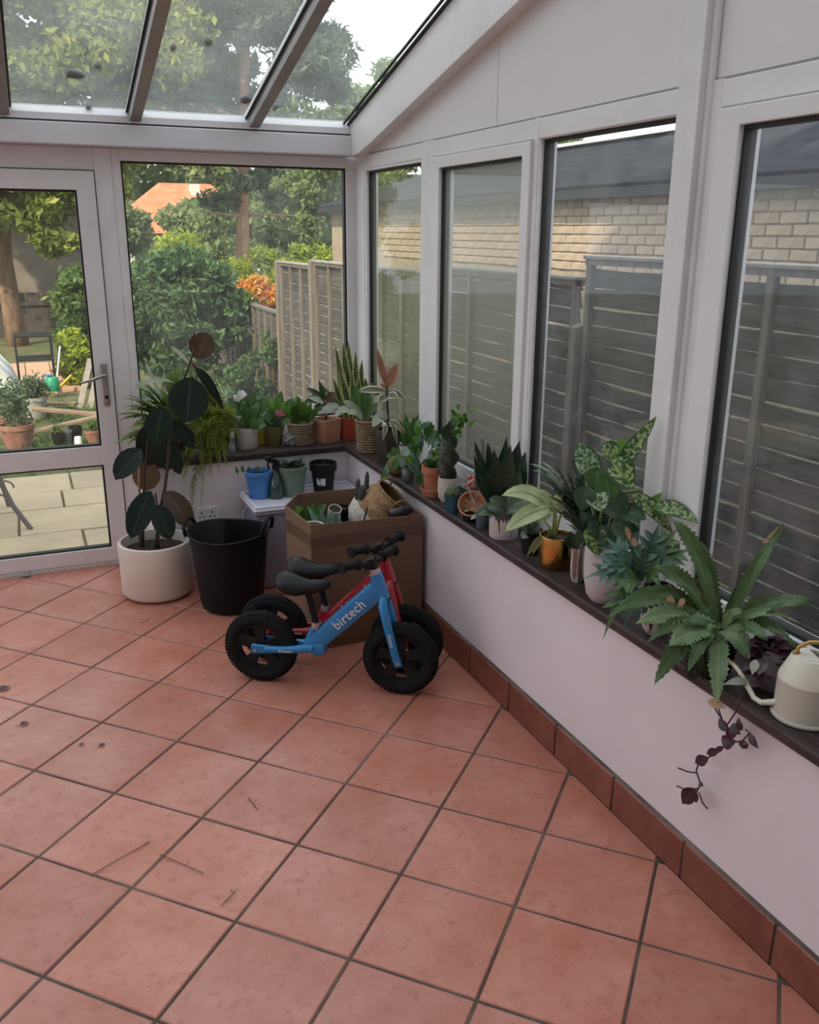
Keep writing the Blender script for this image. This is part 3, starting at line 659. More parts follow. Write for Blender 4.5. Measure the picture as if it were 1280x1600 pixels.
# wall of trees at the end of the gardens
for k, (x, y, z, rx, rz, fm, lab) in enumerate(((-5.5, 22, 2.2, 3.0, 3.4, F_oak, 'far tree at the extreme left beyond the gardens'), (-1.0, 21, 1.6, 2.4, 2.6, F_mid, 'far tree behind the grey shed wall'), (2.0, 23, 1.3, 1.8, 1.6, F_far, 'far tree left of the red roofed house'), (7.6, 19, 1.7, 2.1, 2.1, F_far, 'far green tree right of the pine trunk'), (10.6, 20, 2.2, 2.2, 2.7, F_far, 'far tree at the right edge of the garden window'), (9.0, 16, 1.3, 1.7, 1.7, F_mid, 'rounded tree above the yellow green hedge'), (14, 21, 2.6, 3.2, 3.2, F_far, 'far tree over the brick outbuilding'), (12.4, 25, 4.3, 2.6, 2.6, F_far, 'far tree seen low in the right roof pane'), (9.2, 25, 4.0, 2.0, 2.6, F_far, 'far tree behind the pine, low in the right roof pane'), (5.2, 22, 1.1, 1.3, 1.4, F_far, 'far tree right of the red roofed house'), (20, 24, 3, 4, 4, F_far, 'far tree well to the right of the gardens'))):
    tree('far_tree', lab, 'tree', (x, y, -1), [(x, y, -1.3), (x, y, z)], [.2, .1], [], M_bark2, fm, blobs_in((x, y, z), (rx, 1.6, rz), 44, .62, 420, 30 + k), .095, .5, 40 + k, group='trees beyond the gardens')
for k, (x, y, z, rx, rz, lab) in enumerate(((1.0, 38, 3.0, 3.6, 4.0, 'tall distant tree behind and left of the red roofed house'), (7.0, 40, 3.2, 3.6, 3.8, 'tall distant tree behind the red roofed house'), (13.5, 38, 3.0, 3.4, 3.6, 'tall distant tree right of the red roofed house'), (-5, 38, 3.4, 3.6, 4.2, 'tall distant tree far left over the shed'))):
    tree('distant_tree', lab, 'tree', (x, y, -2), [(x, y, -2.5), (x, y, z)], [.3, .15], [], M_bark2, F_far, blobs_in((x, y, z), (rx, 1.6, rz), 44, 1.0, 260, 130 + k), .22, .5, 140 + k, group='trees beyond the gardens')
# red roofed house
hs_ = empty('red_roofed_house', (5.2, 30, -2), label='distant white house with an orange red tiled roof', cat='house')
M_hw = mat('white_house_wall', (.72, .70, .66), .8); M_rr = mat('orange_red_tiles', (.62, .17, .07), .8, col2=(.72, .25, .12), scale=3, bump=.3)
MB().box(3.4, 27.4, -2.5, 8.0, 33, 1.68).build('wall', M_hw, hs_)
MB().add([(3.1, 27, 1.62), (8.3, 27, 1.62), (8.3, 33.4, 1.62), (3.1, 33.4, 1.62), (5.15, 30.2, 3.34), (7.0, 30.2, 3.34)], [(0, 1, 5, 4), (1, 2, 5), (2, 3, 4, 5), (3, 0, 4), (0, 3, 2, 1)]).build('roof', M_rr, hs_)
MB().box(6.15, 29.4, 2.4, 6.5, 29.8, 3.28).build('chimney', M_hw, hs_, bevel=.03)
MB().box(3.8, 27.38, .2, 4.6, 27.42, 1.1).build('window', mat('dark_window', (.05, .06, .07), .2), hs_)
# grey rendered shed and a dark fence at the left
sh = empty('garden_shed', (1.0, 15.5, -.3), label='grey brown rendered shed wall behind the leaning tree', cat='shed')
MB().box(-2.5, 15, -.4, 2.0, 18, 2.3).build('wall', mat('shed_render', (.30, .25, .21), .9, col2=(.22, .18, .15), scale=2, bump=.2), sh)
MB().prism([(-2.7, 2.3), (2.2, 2.3), (2.2, 2.4), (-2.7, 2.55)], 'y', 14.8, 18.2).build('roof', M_slate, sh)
e = empty('garden_fence', (0, 13.2, -.3), label='dark low fence at the far end of the garden, seen in the door', cat='fence')
for k in range(14):
    x = -1.6 + .26 * k; MB().box(x, 13.2, -.35, x + .25, 13.225, .62 + random.uniform(-.01, .01)).build('board', mat('dark_board', (.10, .085, .075), .9, col2=(.06, .05, .045), scale=6), e)
MB().box(-1.6, 13.16, .40, 2.04, 13.2, .46).build('rail', mat('dark_board', (.1, .085, .075), .9), e)

# things standing about the garden, seen through the door
M_dkmetal = mat('dark_metal', (.045, .047, .05), .45, .6); M_terra = mat('terracotta', (.36, .12, .06), .75, col2=(.45, .19, .11), scale=9, bump=.15); M_terra_old = mat('weathered_terracotta', (.26, .11, .075), .85, col2=(.36, .2, .15), scale=8, bump=.3)
sh = empty('metal_shelf', (.2, 7.0, GZ), label='small black metal shelf stand with two tiers on the sunny paving', cat='shelf')
for z in (.50, .22): MB().box(.0, 6.85, z, .42, 7.25, z + .022).build('tier', M_dkmetal, sh, bevel=.003)
for x in (.01, .41):
    for y in (6.86, 7.24): MB().box(x - .011, y - .011, GZ, x + .011, y + .011, .50).build('leg', M_dkmetal, sh)
pv = empty('pink_paving', (.2, 8, GZ), label='strip of pink paving under the metal shelf', cat='paving')
for i in range(4):
    for j in range(5): MB().box(-.55 + .32 * i, 6.9 + .5 * j, GZ - .03, -.24 + .32 * i, 7.38 + .5 * j, GZ + .025).build('slab', mat('pink_slab', (.58, .33, .22), .8, col2=(.5, .3, .22), scale=5, rand=.1), pv, bevel=.006)
cl = empty('garden_cloche', (-.45, 6.2, GZ), label='white domed garden cloche at the left edge of the door glass', cat='cloche')
mb = MB(); nseg = 9; v = []
for i in range(nseg + 1):
    a = math.pi * i / nseg
    for y in (5.7, 6.8): v.append((-.45 + .46 * math.cos(a), y, GZ + .58 * math.sin(a)))
mb.add(v, [(2 * i, 2 * i + 1, 2 * i + 3, 2 * i + 2) for i in range(nseg)] + [tuple(2 * i for i in range(nseg + 1)), tuple(2 * i + 1 for i in range(nseg, -1, -1))]).build('cover', mat('white_fleece', (.66, .68, .66), .7), cl, smooth=40)
for y in (5.69, 6.25, 6.81): MB().tube([(-.45 + .465 * math.cos(math.pi * i / 10), y, GZ + .585 * math.sin(math.pi * i / 10)) for i in range(11)], .012, 6).build('hoop', mat('white_hoop', (.7, .7, .7), .5), cl, smooth=60)
wc = empty('toy_watering_can', (.36, 6.5, GZ), label='bright green and blue toy watering can on the grass', cat='watering can')
MB().lathe([(0, 0), (.075, 0), (.08, .02), (.07, .15), (.05, .17), (.045, .17), (.06, .14), (.07, .02), (0, .015)], 18, None, (.36, 6.5, GZ + .06)).build('body', mat('toy_green', (.02, .30, .16), .4), wc, smooth=50)
MB().tube([(.43, 6.5, GZ + .10), (.50, 6.48, GZ + .16), (.58, 6.46, GZ + .24)], [.02, .016, .014], 8).build('spout', mat('toy_yellow', (.65, .45, .05), .4), wc, smooth=60)
MB().tube([(.29, 6.5, GZ + .10), (.24, 6.5, GZ + .18), (.29, 6.5, GZ + .25), (.36, 6.5, GZ + .24)], .012, 8).build('handle', mat('toy_blue', (.03, .22, .45), .4), wc, smooth=60)
def gpot(x, y, r, h, m, lab, fm=None, fr=None, fc=.2, n=900, size=.03, seed=0, name='garden_pot', z=GZ):
    e = empty(name, (x, y, z), label=lab, cat='pot', group='pots in the garden')
    p = MB().lathe([(0, 0), (r * .72, 0), (r * .95, h * .82), (r, h * .82), (r, h), (r * .88, h), (r * .85, h * .85), (0, h * .82)], 22, None, (x, y, z)).build('pot', m, e, smooth=40)
    if fm: foliage('foliage', [((x, y, z + h + fc * .6), (fr, fr, fc), n)], size, fm, e, .3, seed, .2)
    return e
gpot(-.03, 3.8, .15, .22, M_terra_old, 'largest terracotta pot outside the door, low at the left', F_grey, .15, .26, 700, .03, 61)
gpot(-.08, 4.3, .14, .22, M_terra_old, 'terracotta pot behind the largest one outside the door', F_grey, .16, .2, 700, .03, 62)
gpot(.15, 5.2, .12, .22, mat('grey_stone_pot', (.34, .33, .30), .85, col2=(.26, .25, .22), scale=8), 'grey stone pot with a wispy plant, in the middle of the door glass', F_grey, .16, .14, 900, .03, 63)
gpot(.30, 3.72, .055, .13, M_black, 'small black nursery pot on the ground outside the door', F_mid, .06, .05, 150, .02, 64)
gpot(.375, 3.78, .055, .13, mat('slate_pot', (.10, .11, .12), .6), 'small slate grey nursery pot between two black ones')
gpot(.46, 3.86, .06, .15, M_black, 'small black nursery pot next to the white cup')
gpot(.60, 3.74, .075, .13, M_terra_old, 'small terracotta pot at the right edge of the door glass', F_mid, .07, .06, 200, .02, 65)
e = empty('paper_cup', (.465, 3.66, GZ), label='upturned white cup on the ground outside the door', cat='cup')
MB().lathe([(.038, 0), (.03, .09), (.027, .094), (0, .094)], 18, None, (.465, 3.66, GZ)).build('cup', mat('white_cup', (.72, .72, .70), .5), e, smooth=40)
MB().tube([(.465 + .039 * math.cos(a * .3491), 3.66 + .039 * math.sin(a * .3491), GZ + .004) for a in range(19)], .004, 6).build('rim', mat('white_cup', (.72, .72, .70), .5), e, smooth=60)
M_plank = mat('old_plank', (.22, .15, .10), .85, col2=(.34, .25, .18), scale=5, wood=(1, 8, 8), bump=.3)
for a, b, wd, lab in (((.12, 4.9, .0), (.95, 4.75, -.11), .12, 'longest old plank lying across the bed outside the door'), ((.10, 4.35, -.12), (.95, 4.45, .0), .09, 'old plank propped at a slant in front of the longest plank'), ((.05, 5.6, -.06), (.55, 5.35, -.06), .10, 'short old plank lying behind the longest plank')):
    e = empty('plank', a, label=lab, cat='plank', group='planks in the garden'); MB().bar(a, b, wd, .03).build('board', M_plank, e, bevel=.003)
for k, (x0, x1, lab) in enumerate(((.585, .765, 'left of the pale boards leaning upright near the shrub'), (.69, .87, 'right of the pale boards leaning upright near the shrub'))):
    e = empty('leaning_board', (x0, 5.6, GZ), label=lab, cat='plank', group='planks in the garden'); MB().bar((x0, 5.5, GZ), (x1, 5.75, .36), .06, .02, (0, 1, 0)).build('board', mat('pale_board', (.40, .36, .32), .8, col2=(.3, .26, .22), scale=6), e, bevel=.002)
e = empty('garden_pole', (.40, 6.7, GZ), label='thin white pole standing by the acid yellow shrub', cat='pole')
MB().tube([(.40, 6.7, GZ), (.44, 6.7, .1), (.50, 6.72, .40)], .012, 8).build('pole', mat('white_pole', (.7, .7, .68), .5), e, smooth=60)
# garden chair just outside the door, only its legs in view
ch = empty('garden_chair', (-.25, 1.25, GZ + .05), label='grey garden chair legs low at the left edge of the door', cat='chair')
M_ch = mat('grey_chair_paint', (.16, .155, .15), .5, .3)
MB().tube([(-.17, 1.25, .48), (-.12, 1.25, .22), (-.06, 1.22, .05), (.03, 1.16, GZ + .05)], .016, 8).build('leg', M_ch, ch, smooth=60)
MB().tube([(-.62, 1.25, .48), (-.68, 1.25, .22), (-.74, 1.22, .05), (-.82, 1.16, GZ + .05)], .016, 8).build('leg', M_ch, ch, smooth=60)
MB().tube([(-.17, 1.62, .90), (-.16, 1.62, .48), (-.14, 1.66, .2), (-.10, 1.75, GZ + .05)], .016, 8).build('leg', M_ch, ch, smooth=60)
MB().tube([(-.62, 1.62, .90), (-.63, 1.62, .48), (-.66, 1.66, .2), (-.70, 1.75, GZ + .05)], .016, 8).build('leg', M_ch, ch, smooth=60)
MB().box(-.65, 1.23, .46, -.15, 1.66, .49).build('seat', M_ch, ch, bevel=.01)
MB().box(-.64, 1.61, .62, -.16, 1.635, .88).build('backrest', M_ch, ch, bevel=.01)
MB().tube([(-.09 + .05 * math.cos(a * .5), 1.24, .16 + .05 * math.sin(a * .5)) for a in range(11)], .006, 6).build('scroll', M_ch, ch, smooth=60)
# grass
gr = empty('grass_patch', (0, 4, GZ), label='short tufty grass between the patio and the planks', cat='grass', kind='stuff')
foliage('grass_blades', [((.3, 3.7, GZ + .0), (1.9, 1.05, .05), 5000), ((1.6, 4.4, GZ), (1.6, 1.6, .06), 4000), ((.3, 5.4, GZ), (.9, .9, .05), 2500)], .035, F_mid, gr, .12, 77, .0)
# ------------------------------------------------------------------ plant helpers
def prof(shape, t):
    if shape == 'oval': return math.sin(math.pi * t) ** .62 if 0 < t < 1 else 0
    if shape == 'ovate': return (math.sin(math.pi * t ** .75) ** .8) if 0 < t < 1 else 0
    if shape == 'lance': return (math.sin(math.pi * t ** .8) ** 1.15) if 0 < t < 1 else 0
    if shape == 'strap': return min(1, .55 + 1.2 * t, ((1 - t) * 3.2) ** .7 if t < 1 else 0)
    if shape == 'sword': return min(1, .62 + .9 * t, ((1 - t) * 2.2) ** .75 if t < 1 else 0)
    if shape == 'spoon': return max(.12, math.sin(math.pi * max(0, (t - .25) / .75)) ** .6) if t < 1 else 0
    return 1
def blade(mb, b, c, t, wd, shape, nh, fold=.15, ns=8, wave=0, jag=0):
    b, c, t = Vector(b), Vector(c), Vector(t); vs_, uv, fs = [], [], []; nh = Vector(nh)
    for i in range(ns + 1):
        q = i / ns; p = b * (1 - q) ** 2 + c * 2 * q * (1 - q) + t * q * q
        tg = ((c - b) * (1 - q) + (t - c) * q); tg = tg.normalized() if tg.length > 1e-6 else (t - b).normalized()
        sd = tg.cross(nh); sd = sd.normalized() if sd.length > 1e-4 else Vector((1, 0, 0)); n = sd.cross(tg)
        hw = wd / 2 * prof(shape, q)
        if jag: hw *= (1 + jag * random.uniform(.3, 1.5)) if i % 2 else (1 - jag * random.uniform(.3, 1.7))
        for k in (-1, -.5, 0, .5, 1):
            vs_.append(p + sd * k * hw + n * (fold * abs(k) * hw + (wave * wd * math.sin(q * 9 + k * 2) * abs(k) if wave else 0))); uv.append((q, k * .5 + .5))
    for i in range(ns):
        for k in range(4): a = i * 5 + k; fs.append((a, a + 1, a + 6, a + 5))
    mb.add(vs_, fs, uv)
TOCAM = {}
def leaf(root, m, c, bu, bv, tu, tv, wpx, sag=0, d0=0, d1=0, shape='ovate', fold=.15, face=None, wave=0, jag=0, ns=8, name='leaf', xmax=1.825, ymax=.02, label=None):
    """one blade from its base to its tip; sag lifts the middle (in picture units), d0/d1 move base and tip back"""
    b = facing(bu, bv, c, d0, xmax, ymax); t = facing(tu, tv, c, d1, xmax, ymax); mid = (b + t) / 2 + Vector((0, 0, px(sag, b)))
    vw = (_O - (b + t) / 2).normalized(); nh = Vector(face) if face else (vw + Vector((0, 0, .55)))
    mb = MB(); blade(mb, b, mid, t, px(wpx, (b + t) / 2), shape, nh, fold, ns, wave, jag)
    o = mb.build(name, m, root, smooth=180)
    if label: o['label'] = label
    return o
def leaf3(root, m, b, t, wd, sag=0, shape='ovate', nh=(0, 0, 1), fold=.15, wave=0, jag=0, ns=8, name='leaf'):
    b, t = Vector(b), Vector(t); mb = MB(); blade(mb, b, (b + t) / 2 + Vector((0, 0, sag)), t, wd, shape, nh, fold, ns, wave, jag)
    return mb.build(name, m, root, smooth=180)
def keep(p, xm=1.825, ym=.02): return Vector((min(p[0], xm), min(p[1], ym), p[2]))
def frond(root, m, b, c, t, ll, n, lw=.22, name='frond', stem_m=None, droop=.3, plume=False, seed=0, inside=True):
    """a feathery frond: rachis with leaflets on both sides"""
    rg = random.Random(seed); b, c, t = Vector(b), Vector(c), Vector(t); mb = MB(); pts = []
    for i in range(n + 1):
        q = i / n; p = b * (1 - q) ** 2 + c * 2 * q * (1 - q) + t * q * q; pts.append(keep(p) if inside else p)
    mb.tube(pts[::max(1, n // 10)] + [pts[-1]], .0016, 4)
    for i in range(2, n + 1):
        q = i / n; tg = (pts[i] - pts[i - 1]).normalized() if (pts[i] - pts[i - 1]).length > 1e-6 else Vector((0, 0, 1)); sd = tg.cross(Vector((0, 0, 1))); sd = sd.normalized() if sd.length > .05 else Vector((1, 0, 0)); n_ = sd.cross(tg)
        L = ll * (math.sin(math.pi * min(1, q * .92 + .08)) ** .6 if q < 1 else .4)
        angs = (0, math.pi) if not plume else [rg.uniform(0, 6.28) for _ in range(3)]
        for a in angs:
            d = (sd * math.cos(a) + n_ * math.sin(a) + tg * .55 + Vector((0, 0, -droop * .3)) + Vector([rg.uniform(-.15, .15) for _ in range(3)])).normalized()
            e = pts[i] + d * L * rg.uniform(.8, 1.1); e = keep(e) if inside else e
            pr = d.cross(n_ if not plume else Vector((rg.random(), rg.random(), rg.random()))); pr = pr.normalized() if pr.length > .01 else tg; mdp = (pts[i] * .45 + e * .55); h = L * lw * .5
            mb.add([pts[i], mdp + pr * h, e, mdp - pr * h], [(0, 1, 2, 3)])
    return mb.build(name, m, root)
def pot_profile(kind, r, h):
    if kind == 'straight': return [(0, 0), (r * .90, 0), (r * .96, .006), (r, h * .97), (r * .985, h), (r * .92, h), (r * .90, h * .86), (0, h * .86)]
    if kind == 'taper': return [(0, 0), (r * .74, 0), (r * .76, .004), (r, h), (r * .90, h), (r * .86, h * .86), (0, h * .86)]
    if kind == 'collar': return [(0, 0), (r * .70, 0), (r * .88, h * .74), (r, h * .75), (r, h), (r * .90, h), (r * .86, h * .84), (0, h * .84)]
    if kind == 'round': return [(0, 0), (r * .66, 0), (r * .90, h * .16), (r, h * .45), (r * .98, h * .8), (r * .93, h), (r * .85, h), (r * .86, h * .85), (0, h * .85)]
    if kind == 'egg': return [(0, 0), (r * .55, 0), (r * .80, h * .10), (r * .97, h * .38), (r, h * .6), (r * .96, h), (r * .90, h), (r * .9, h * .88), (0, h * .88)]
    return [(0, 0), (r, 0), (r, h), (0, h)]
def potted(name, lab, loc, r, h, kind, m, cat='potted plant', group='potted plants on the window boards', n=26, label=None, soil=True, tilt=None):
    e = empty(name, loc, label=lab, cat=cat, group=group); pr = pot_profile(kind, r, h); M = tilt or Matrix.Identity(4)
    p = MB().lathe(pr[:-1], n, M, loc).build('pot', m, e, smooth=35)
    if label: p['label'] = label
    if soil: MB().lathe([(0, pr[-1][1] + .004), (pr[-2][0] * .6, pr[-1][1] + .003), (pr[-2][0] + .001, pr[-1][1])], n, M, loc).build('soil', M_soil, p, smooth=180)
    return e
SZ = .634
# leaf colours
L_rub = leafmat('rubber_leaf', (.006, .016, .010), mid=(.032, .055, .028), rough=.34, transl=.04, spec=.25, midw=.03, under=(.07, .06, .03))
L_rubb = leafmat('rubber_leaf_brown', (.060, .032, .016), mid=(.12, .07, .04), rough=.35, transl=.25, midw=.04)
L_rubt = leafmat('rubber_leaf_tan', (.13, .095, .055), mid=(.2, .15, .1), rough=.45, transl=.2)
L_pale = leafmat('pale_leaf_back', (.34, .38, .30), rough=.4, transl=.2)
L_fern = leafmat('fern_leaf', (.19, .28, .075), transl=.4, rough=.5); L_fern2 = leafmat('asparagus_fern', (.25, .30, .065), transl=.45, rough=.55)
L_snake = leafmat('snake_leaf', (.095, .14, .06), edge=(.50, .49, .20), band=(.035, .065, .032), edgew=.31, transl=.12, rough=.35)
L_snaked = leafmat('snake_leaf_dark', (.014, .035, .017), edge=(.05, .075, .03), band=(.008, .02, .011), edgew=.45, transl=.05, rough=.32)
L_green = leafmat('green_leaf', (.06, .135, .034), mid=(.13, .22, .075), transl=.25); L_dkgreen = leafmat('dark_green_leaf', (.018, .048, .018), mid=(.05, .09, .035), transl=.12, rough=.33)
L_bright = leafmat('bright_leaf', (.11, .25, .035), mid=(.2, .36, .08), transl=.4); L_blue = leafmat('blue_succulent', (.16, .27, .215), transl=.15, rough=.5)
L_var = leafmat('variegated_rubber', (.07, .10, .06), mid=(.32, .18, .13), edge=(.58, .56, .42), mottle=(.13, .17, .11), edgew=.30, transl=.2, mscale=22)
L_varu = leafmat('variegated_young', (.26, .115, .06), edge=(.45, .27, .19), edgew=.34, transl=.35)
L_dief = leafmat('dieffenbachia_leaf', (.028, .085, .022), mid=(.16, .26, .08), mottle=(.40, .48, .19), transl=.25, mscale=95, midw=.05, edgew=.4, edge=(.03, .085, .025))
L_diefd = leafmat('dieffenbachia_leaf_pale', (.05, .12, .035), mottle=(.40, .52, .36), mid=(.2, .3, .14), transl=.25, mscale=110, edge=(.03, .085, .03), edgew=.42)
L_phil = leafmat('cream_green_leaf', (.52, .60, .34), mid=(.30, .42, .16), edge=(.20, .33, .09), edgew=.44, transl=.35, mscale=16)
L_star = leafmat('blue_star_fern', (.095, .185, .150), mid=(.16, .26, .2), transl=.12, rough=.45); L_star2 = leafmat('blue_star_fern_dark', (.035, .085, .055), mid=(.08, .15, .1), transl=.12)
L_crest = leafmat('crested_fern', (.062, .115, .040), mid=(.13, .19, .07), transl=.2, rough=.38, mscale=40); L_crestl = leafmat('crested_fern_light', (.15, .225, .115), mid=(.24, .32, .14), transl=.2, rough=.42, mscale=40); L_crestd = leafmat('crested_fern_brown', (.10, .09, .03), mid=(.15, .12, .05), transl=.2)
L_dry = leafmat('dry_leaf', (.38, .24, .14), transl=.3, rough=.7); L_purple = leafmat('purple_leaf', (.040, .012, .022), mid=(.08, .03, .04), transl=.1, rough=.35); L_purp2 = leafmat('purple_grey_leaf', (.10, .065, .075), mid=(.05, .02, .03), transl=.1, rough=.35)
M_stem = mat('green_stem', (.07, .12, .03), .6); M_wood = mat('brown_stem', (.07, .045, .03), .8); M_dkstem = mat('dark_stem', (.03, .022, .018), .6); M_cane = mat('bamboo_cane', (.34, .25, .13), .6); M_pstem = mat('purple_stem', (.045, .015, .022), .6)

# ------------------------------------------------------------------ rubber plant on the floor
C = Vector((.602, -.455, 0))
rp_ = empty('rubber_plant', C, label='tall rubber plant with dark glossy leaves in a white pot by the door', cat='potted plant')
M_wpot = mat('white_glazed_pot', (.74, .66, .60), .5, col2=(.68, .61, .56), scale=3)
p = MB().lathe([(0, .004), (.146, .004), (.162, .014), (.171, .03), (.175, .264), (.173, .276), (.167, .281), (.158, .278), (.155, .235), (.155, .225)], 40, None, C).build('pot', M_wpot, rp_, smooth=40)
MB().lathe([(0, .236), (.1, .232), (.156, .228)], 30, None, C).build('soil', M_soil, p, smooth=180)
def stem(root, m, pts, c, rad, name='stem', d=0):
    P = [facing(u, v, c, d) for u, v in pts]; return MB().tube(P, rad if hasattr(rad, '__len__') else [rad] * len(P), 7).build(name, m, root, smooth=180)
stem(rp_, M_wood, [(243, 862), (250, 800), (258, 760), (263, 720), (266, 670), (277, 625), (290, 585), (299, 562), (303, 540)], C, [.009, .009, .008, .008, .007, .006, .006, .005, .004])
stem(rp_, M_wood, [(223, 862), (223, 800), (226, 740), (231, 690), (240, 650)], C, [.008, .008, .007, .006, .005], d=.03)
stem(rp_, M_wood, [(248, 862), (246, 800), (243, 770)], C, [.006, .006, .004], d=-.03)
stem(rp_, M_cane, [(219, 862), (218, 760), (217, 705)], C, .007, 'cane', d=.05)
for a in ((299, 588, 291, 661, 56, 0, -.06, -.10, 'oval', L_rub), (254, 634, 242, 697, 40, 0, -.05, -.08, 'oval', L_rub), (246, 655, 232, 728, 46, 0, .02, .03, 'oval', L_rub), (222, 702, 180, 750, 34, 8, 0, -.06, 'oval', L_rub),
          (236, 766, 204, 842, 36, 5, -.03, -.08, 'oval', L_rub), (243, 788, 267, 844, 31, 4, -.06, -.12, 'oval', L_rub), (256, 768, 301, 826, 34, 8, -.02, -.06, 'oval', L_rubb), (305, 574, 350, 640, 15, 12, 0, .02, 'ovate', L_rub),
          (308, 562, 324, 519, 37, 0, 0, .03, 'oval', L_rubb), (297, 571, 265, 541, 7, 8, 0, .0, 'lance', L_pale), (272, 598, 206, 615, 8, 24, .04, .05, 'lance', L_pale), (276, 660, 303, 702, 20, 4, .02, .02, 'oval', L_rub),
          (262, 690, 282, 742, 22, 2, .02, .0, 'oval', L_rub), (230, 718, 228, 768, 38, 0, .05, .05, 'oval', L_rubt), (270, 700, 258, 735, 24, 0, .03, .0, 'oval', L_rub), (256, 650, 278, 690, 24, 2, .0, -.02, 'oval', L_rub)):
    leaf(rp_, a[9], C, *a[:4], a[4] * (1.12 if a[4] > 12 else 1), a[5], d0=a[6], d1=a[7], shape=a[8], fold=.12)
leaf(rp_, L_rubb, C, 302, 552, 304, 513, 5, shape='lance', name='leaf_sheath', face=(0, -1, 0))
MB().tube([facing(295, 562, C), facing(300, 566, C), facing(305, 574, C)], .005, 6).build('leaf_stalk', mat('red_stalk', (.2, .05, .03), .5), rp_, smooth=180)

# ------------------------------------------------------------------ black flexible tub
tb = empty('flexible_tub', (.908, -.745, 0), label='black flexible rubber tub with two handles next to the white pot', cat='tub')
M_tub = mat('black_tub_rubber', (.007, .0075, .009), .5, spec=.2)
TC = Vector((.908, -.745, 0))
prf = [(0, .006), (.145, .006), (.154, .014), (.162, .05), (.196, .345), (.199, .366), (.206, .369), (.208, .377), (.202, .381), (.195, .377), (.156, .05), (.145, .02), (0, .02)]
mb = MB().lathe([(r * .925, z * .985) for r, z in prf], 44, None, TC)
mb.v = [(x, y, z + (.016 * abs(((x - TC.x) * .8 - (y - TC.y) * .6) / .2) ** 2 if z > .3 else 0)) for x, y, z in mb.v]
mb.build('tub_body', M_tub, tb, smooth=50)
for sgn in (-1, 1):
    a = Vector((.82, -.57, 0)).normalized() * sgn; t_ = Vector((-a.y, a.x, 0)); base = TC + a * .188 + Vector((0, 0, .018 * sgn - .030))
    pts = [base + t_ * .062 + Vector((0, 0, .40)), base + t_ * .056 + a * .012 + Vector((0, 0, .442)), base + a * .016 + t_ * .03 + Vector((0, 0, .462)), base + a * .017 + Vector((0, 0, .466)), base + a * .016 - t_ * .03 + Vector((0, 0, .462)), base - t_ * .056 + a * .012 + Vector((0, 0, .442)), base - t_ * .062 + Vector((0, 0, .40))]
    MB().tube(pts, .009, 8).build('handle', M_tub, tb, smooth=180)

# ------------------------------------------------------------------ plastic storage box and what stands on its lid
M_poly = mat('clear_lilac_plastic', (.50, .48, .62), .25, trans=.35, spec=.5); M_lid = mat('white_plastic_lid', (.66, .65, .74), .32)
bx = empty('storage_box', (1.335, -.49, 0), label='lilac clear plastic storage box with a white lid under the window board', cat='storage box')
mb = MB(); v = []
for z, i in ((.006, .03), (.395, .006), (.40, -.006), (.415, -.006)):
    v += [(1.062 + i, -.648 + i, z), (1.64 - i, -.648 + i, z), (1.64 - i, -.328 - i, z), (1.062 + i, -.328 - i, z)]
mb.add(v, [(0, 1, 2, 3)] + [(4 * k + j, 4 * k + (j + 1) % 4, 4 * k + 4 + (j + 1) % 4, 4 * k + 4 + j) for k in range(3) for j in range(4)] + [(12, 13, 14, 15)])
b_ = mb.build('box_body', M_poly, bx, bevel=.008, segs=2)
MB().box(1.054, -.656, .416, 1.648, -.320, .428).build('lid', M_lid, bx, bevel=.005, segs=2)
l_ = MB().ring('z', (1.062, -.648, 1.640, -.328), (1.078, -.632, 1.624, -.344), .427, .441).build('lid_rim', M_lid, bx, bevel=.003)
MB().tube([(1.066, -.43, .38), (1.050, -.43, .35), (1.048, -.43, .29), (1.060, -.43, .25)], .008, 8).build('clip', mat('grey_clip', (.35, .35, .38), .4), bx, smooth=60)
LZ = .430
M_bluep = mat('blue_plastic', (.060, .20, .52), .4); M_sage = mat('sage_plastic', (.13, .19, .14), .45)
def simple_pot(nm, lab, c, r, h, kind, m, cat='pot'):
    e = empty(nm, c, label=lab, cat=cat); p = MB().lathe(pot_profile(kind, r, h)[:-1], 28, None, c).build('pot', m, e, smooth=35); return e, p
e, p = simple_pot('plastic_pot', 'blue plastic pot with rope handle stubs on the lid of the storage box', (1.138, -.425, LZ), .068, .135, 'taper', M_bluep)
MB().lathe([(.0615, .118), (.0705, .118), (.0705, .135), (.062, .136)], 28, None, (1.138, -.425, LZ)).build('rim', M_bluep, p, smooth=35)
MB().lathe([(0, .10), (.062, .10)], 24, None, (1.138, -.425, LZ)).build('soil', M_soil, p)
for u, v, tu, tv in ((372, 737, 368, 728), (380, 735, 378, 726), (400, 735, 404, 727), (390, 734, 388, 728)): leaf(e, L_green, (1.125, -.425, 0), u, v + 4, tu, tv, 6, shape='lance')
c = (1.305, -.44, LZ)
e, p = simple_pot('plastic_pot', 'sage green plastic pot heaped with dark leaves on the storage box lid', c, .078, .150, 'taper', M_sage)
MB().lathe([(.070, .13), (.081, .13), (.081, .15), (.072, .151)], 28, None, c).build('rim', M_sage, p, smooth=35)
MB().lathe([(0, .135), (.05, .14), (.072, .12)], 24, None, c).build('soil', M_soil, p, smooth=180)
for k in range(9):
    a = k * 2.4; r0 = .02 + .004 * k
    leaf3(e, L_dkgreen, (c[0] + r0 * math.cos(a) * .3, c[1] + r0 * math.sin(a) * .3, LZ + .14), (c[0] + .075 * math.cos(a), c[1] + .06 * math.sin(a), LZ + .165 + .012 * (k % 3)), .035, .02, 'oval')
c = (1.475, -.435, LZ)
e, p = simple_pot('nursery_pot', 'black nursery pot with a white price label on the storage box lid', c, .071, .150, 'collar', M_black)
MB().lathe([(0, .128), (.062, .126)], 24, None, c).build('soil', M_soil, p)
mb = MB(); v = []; uvs = []
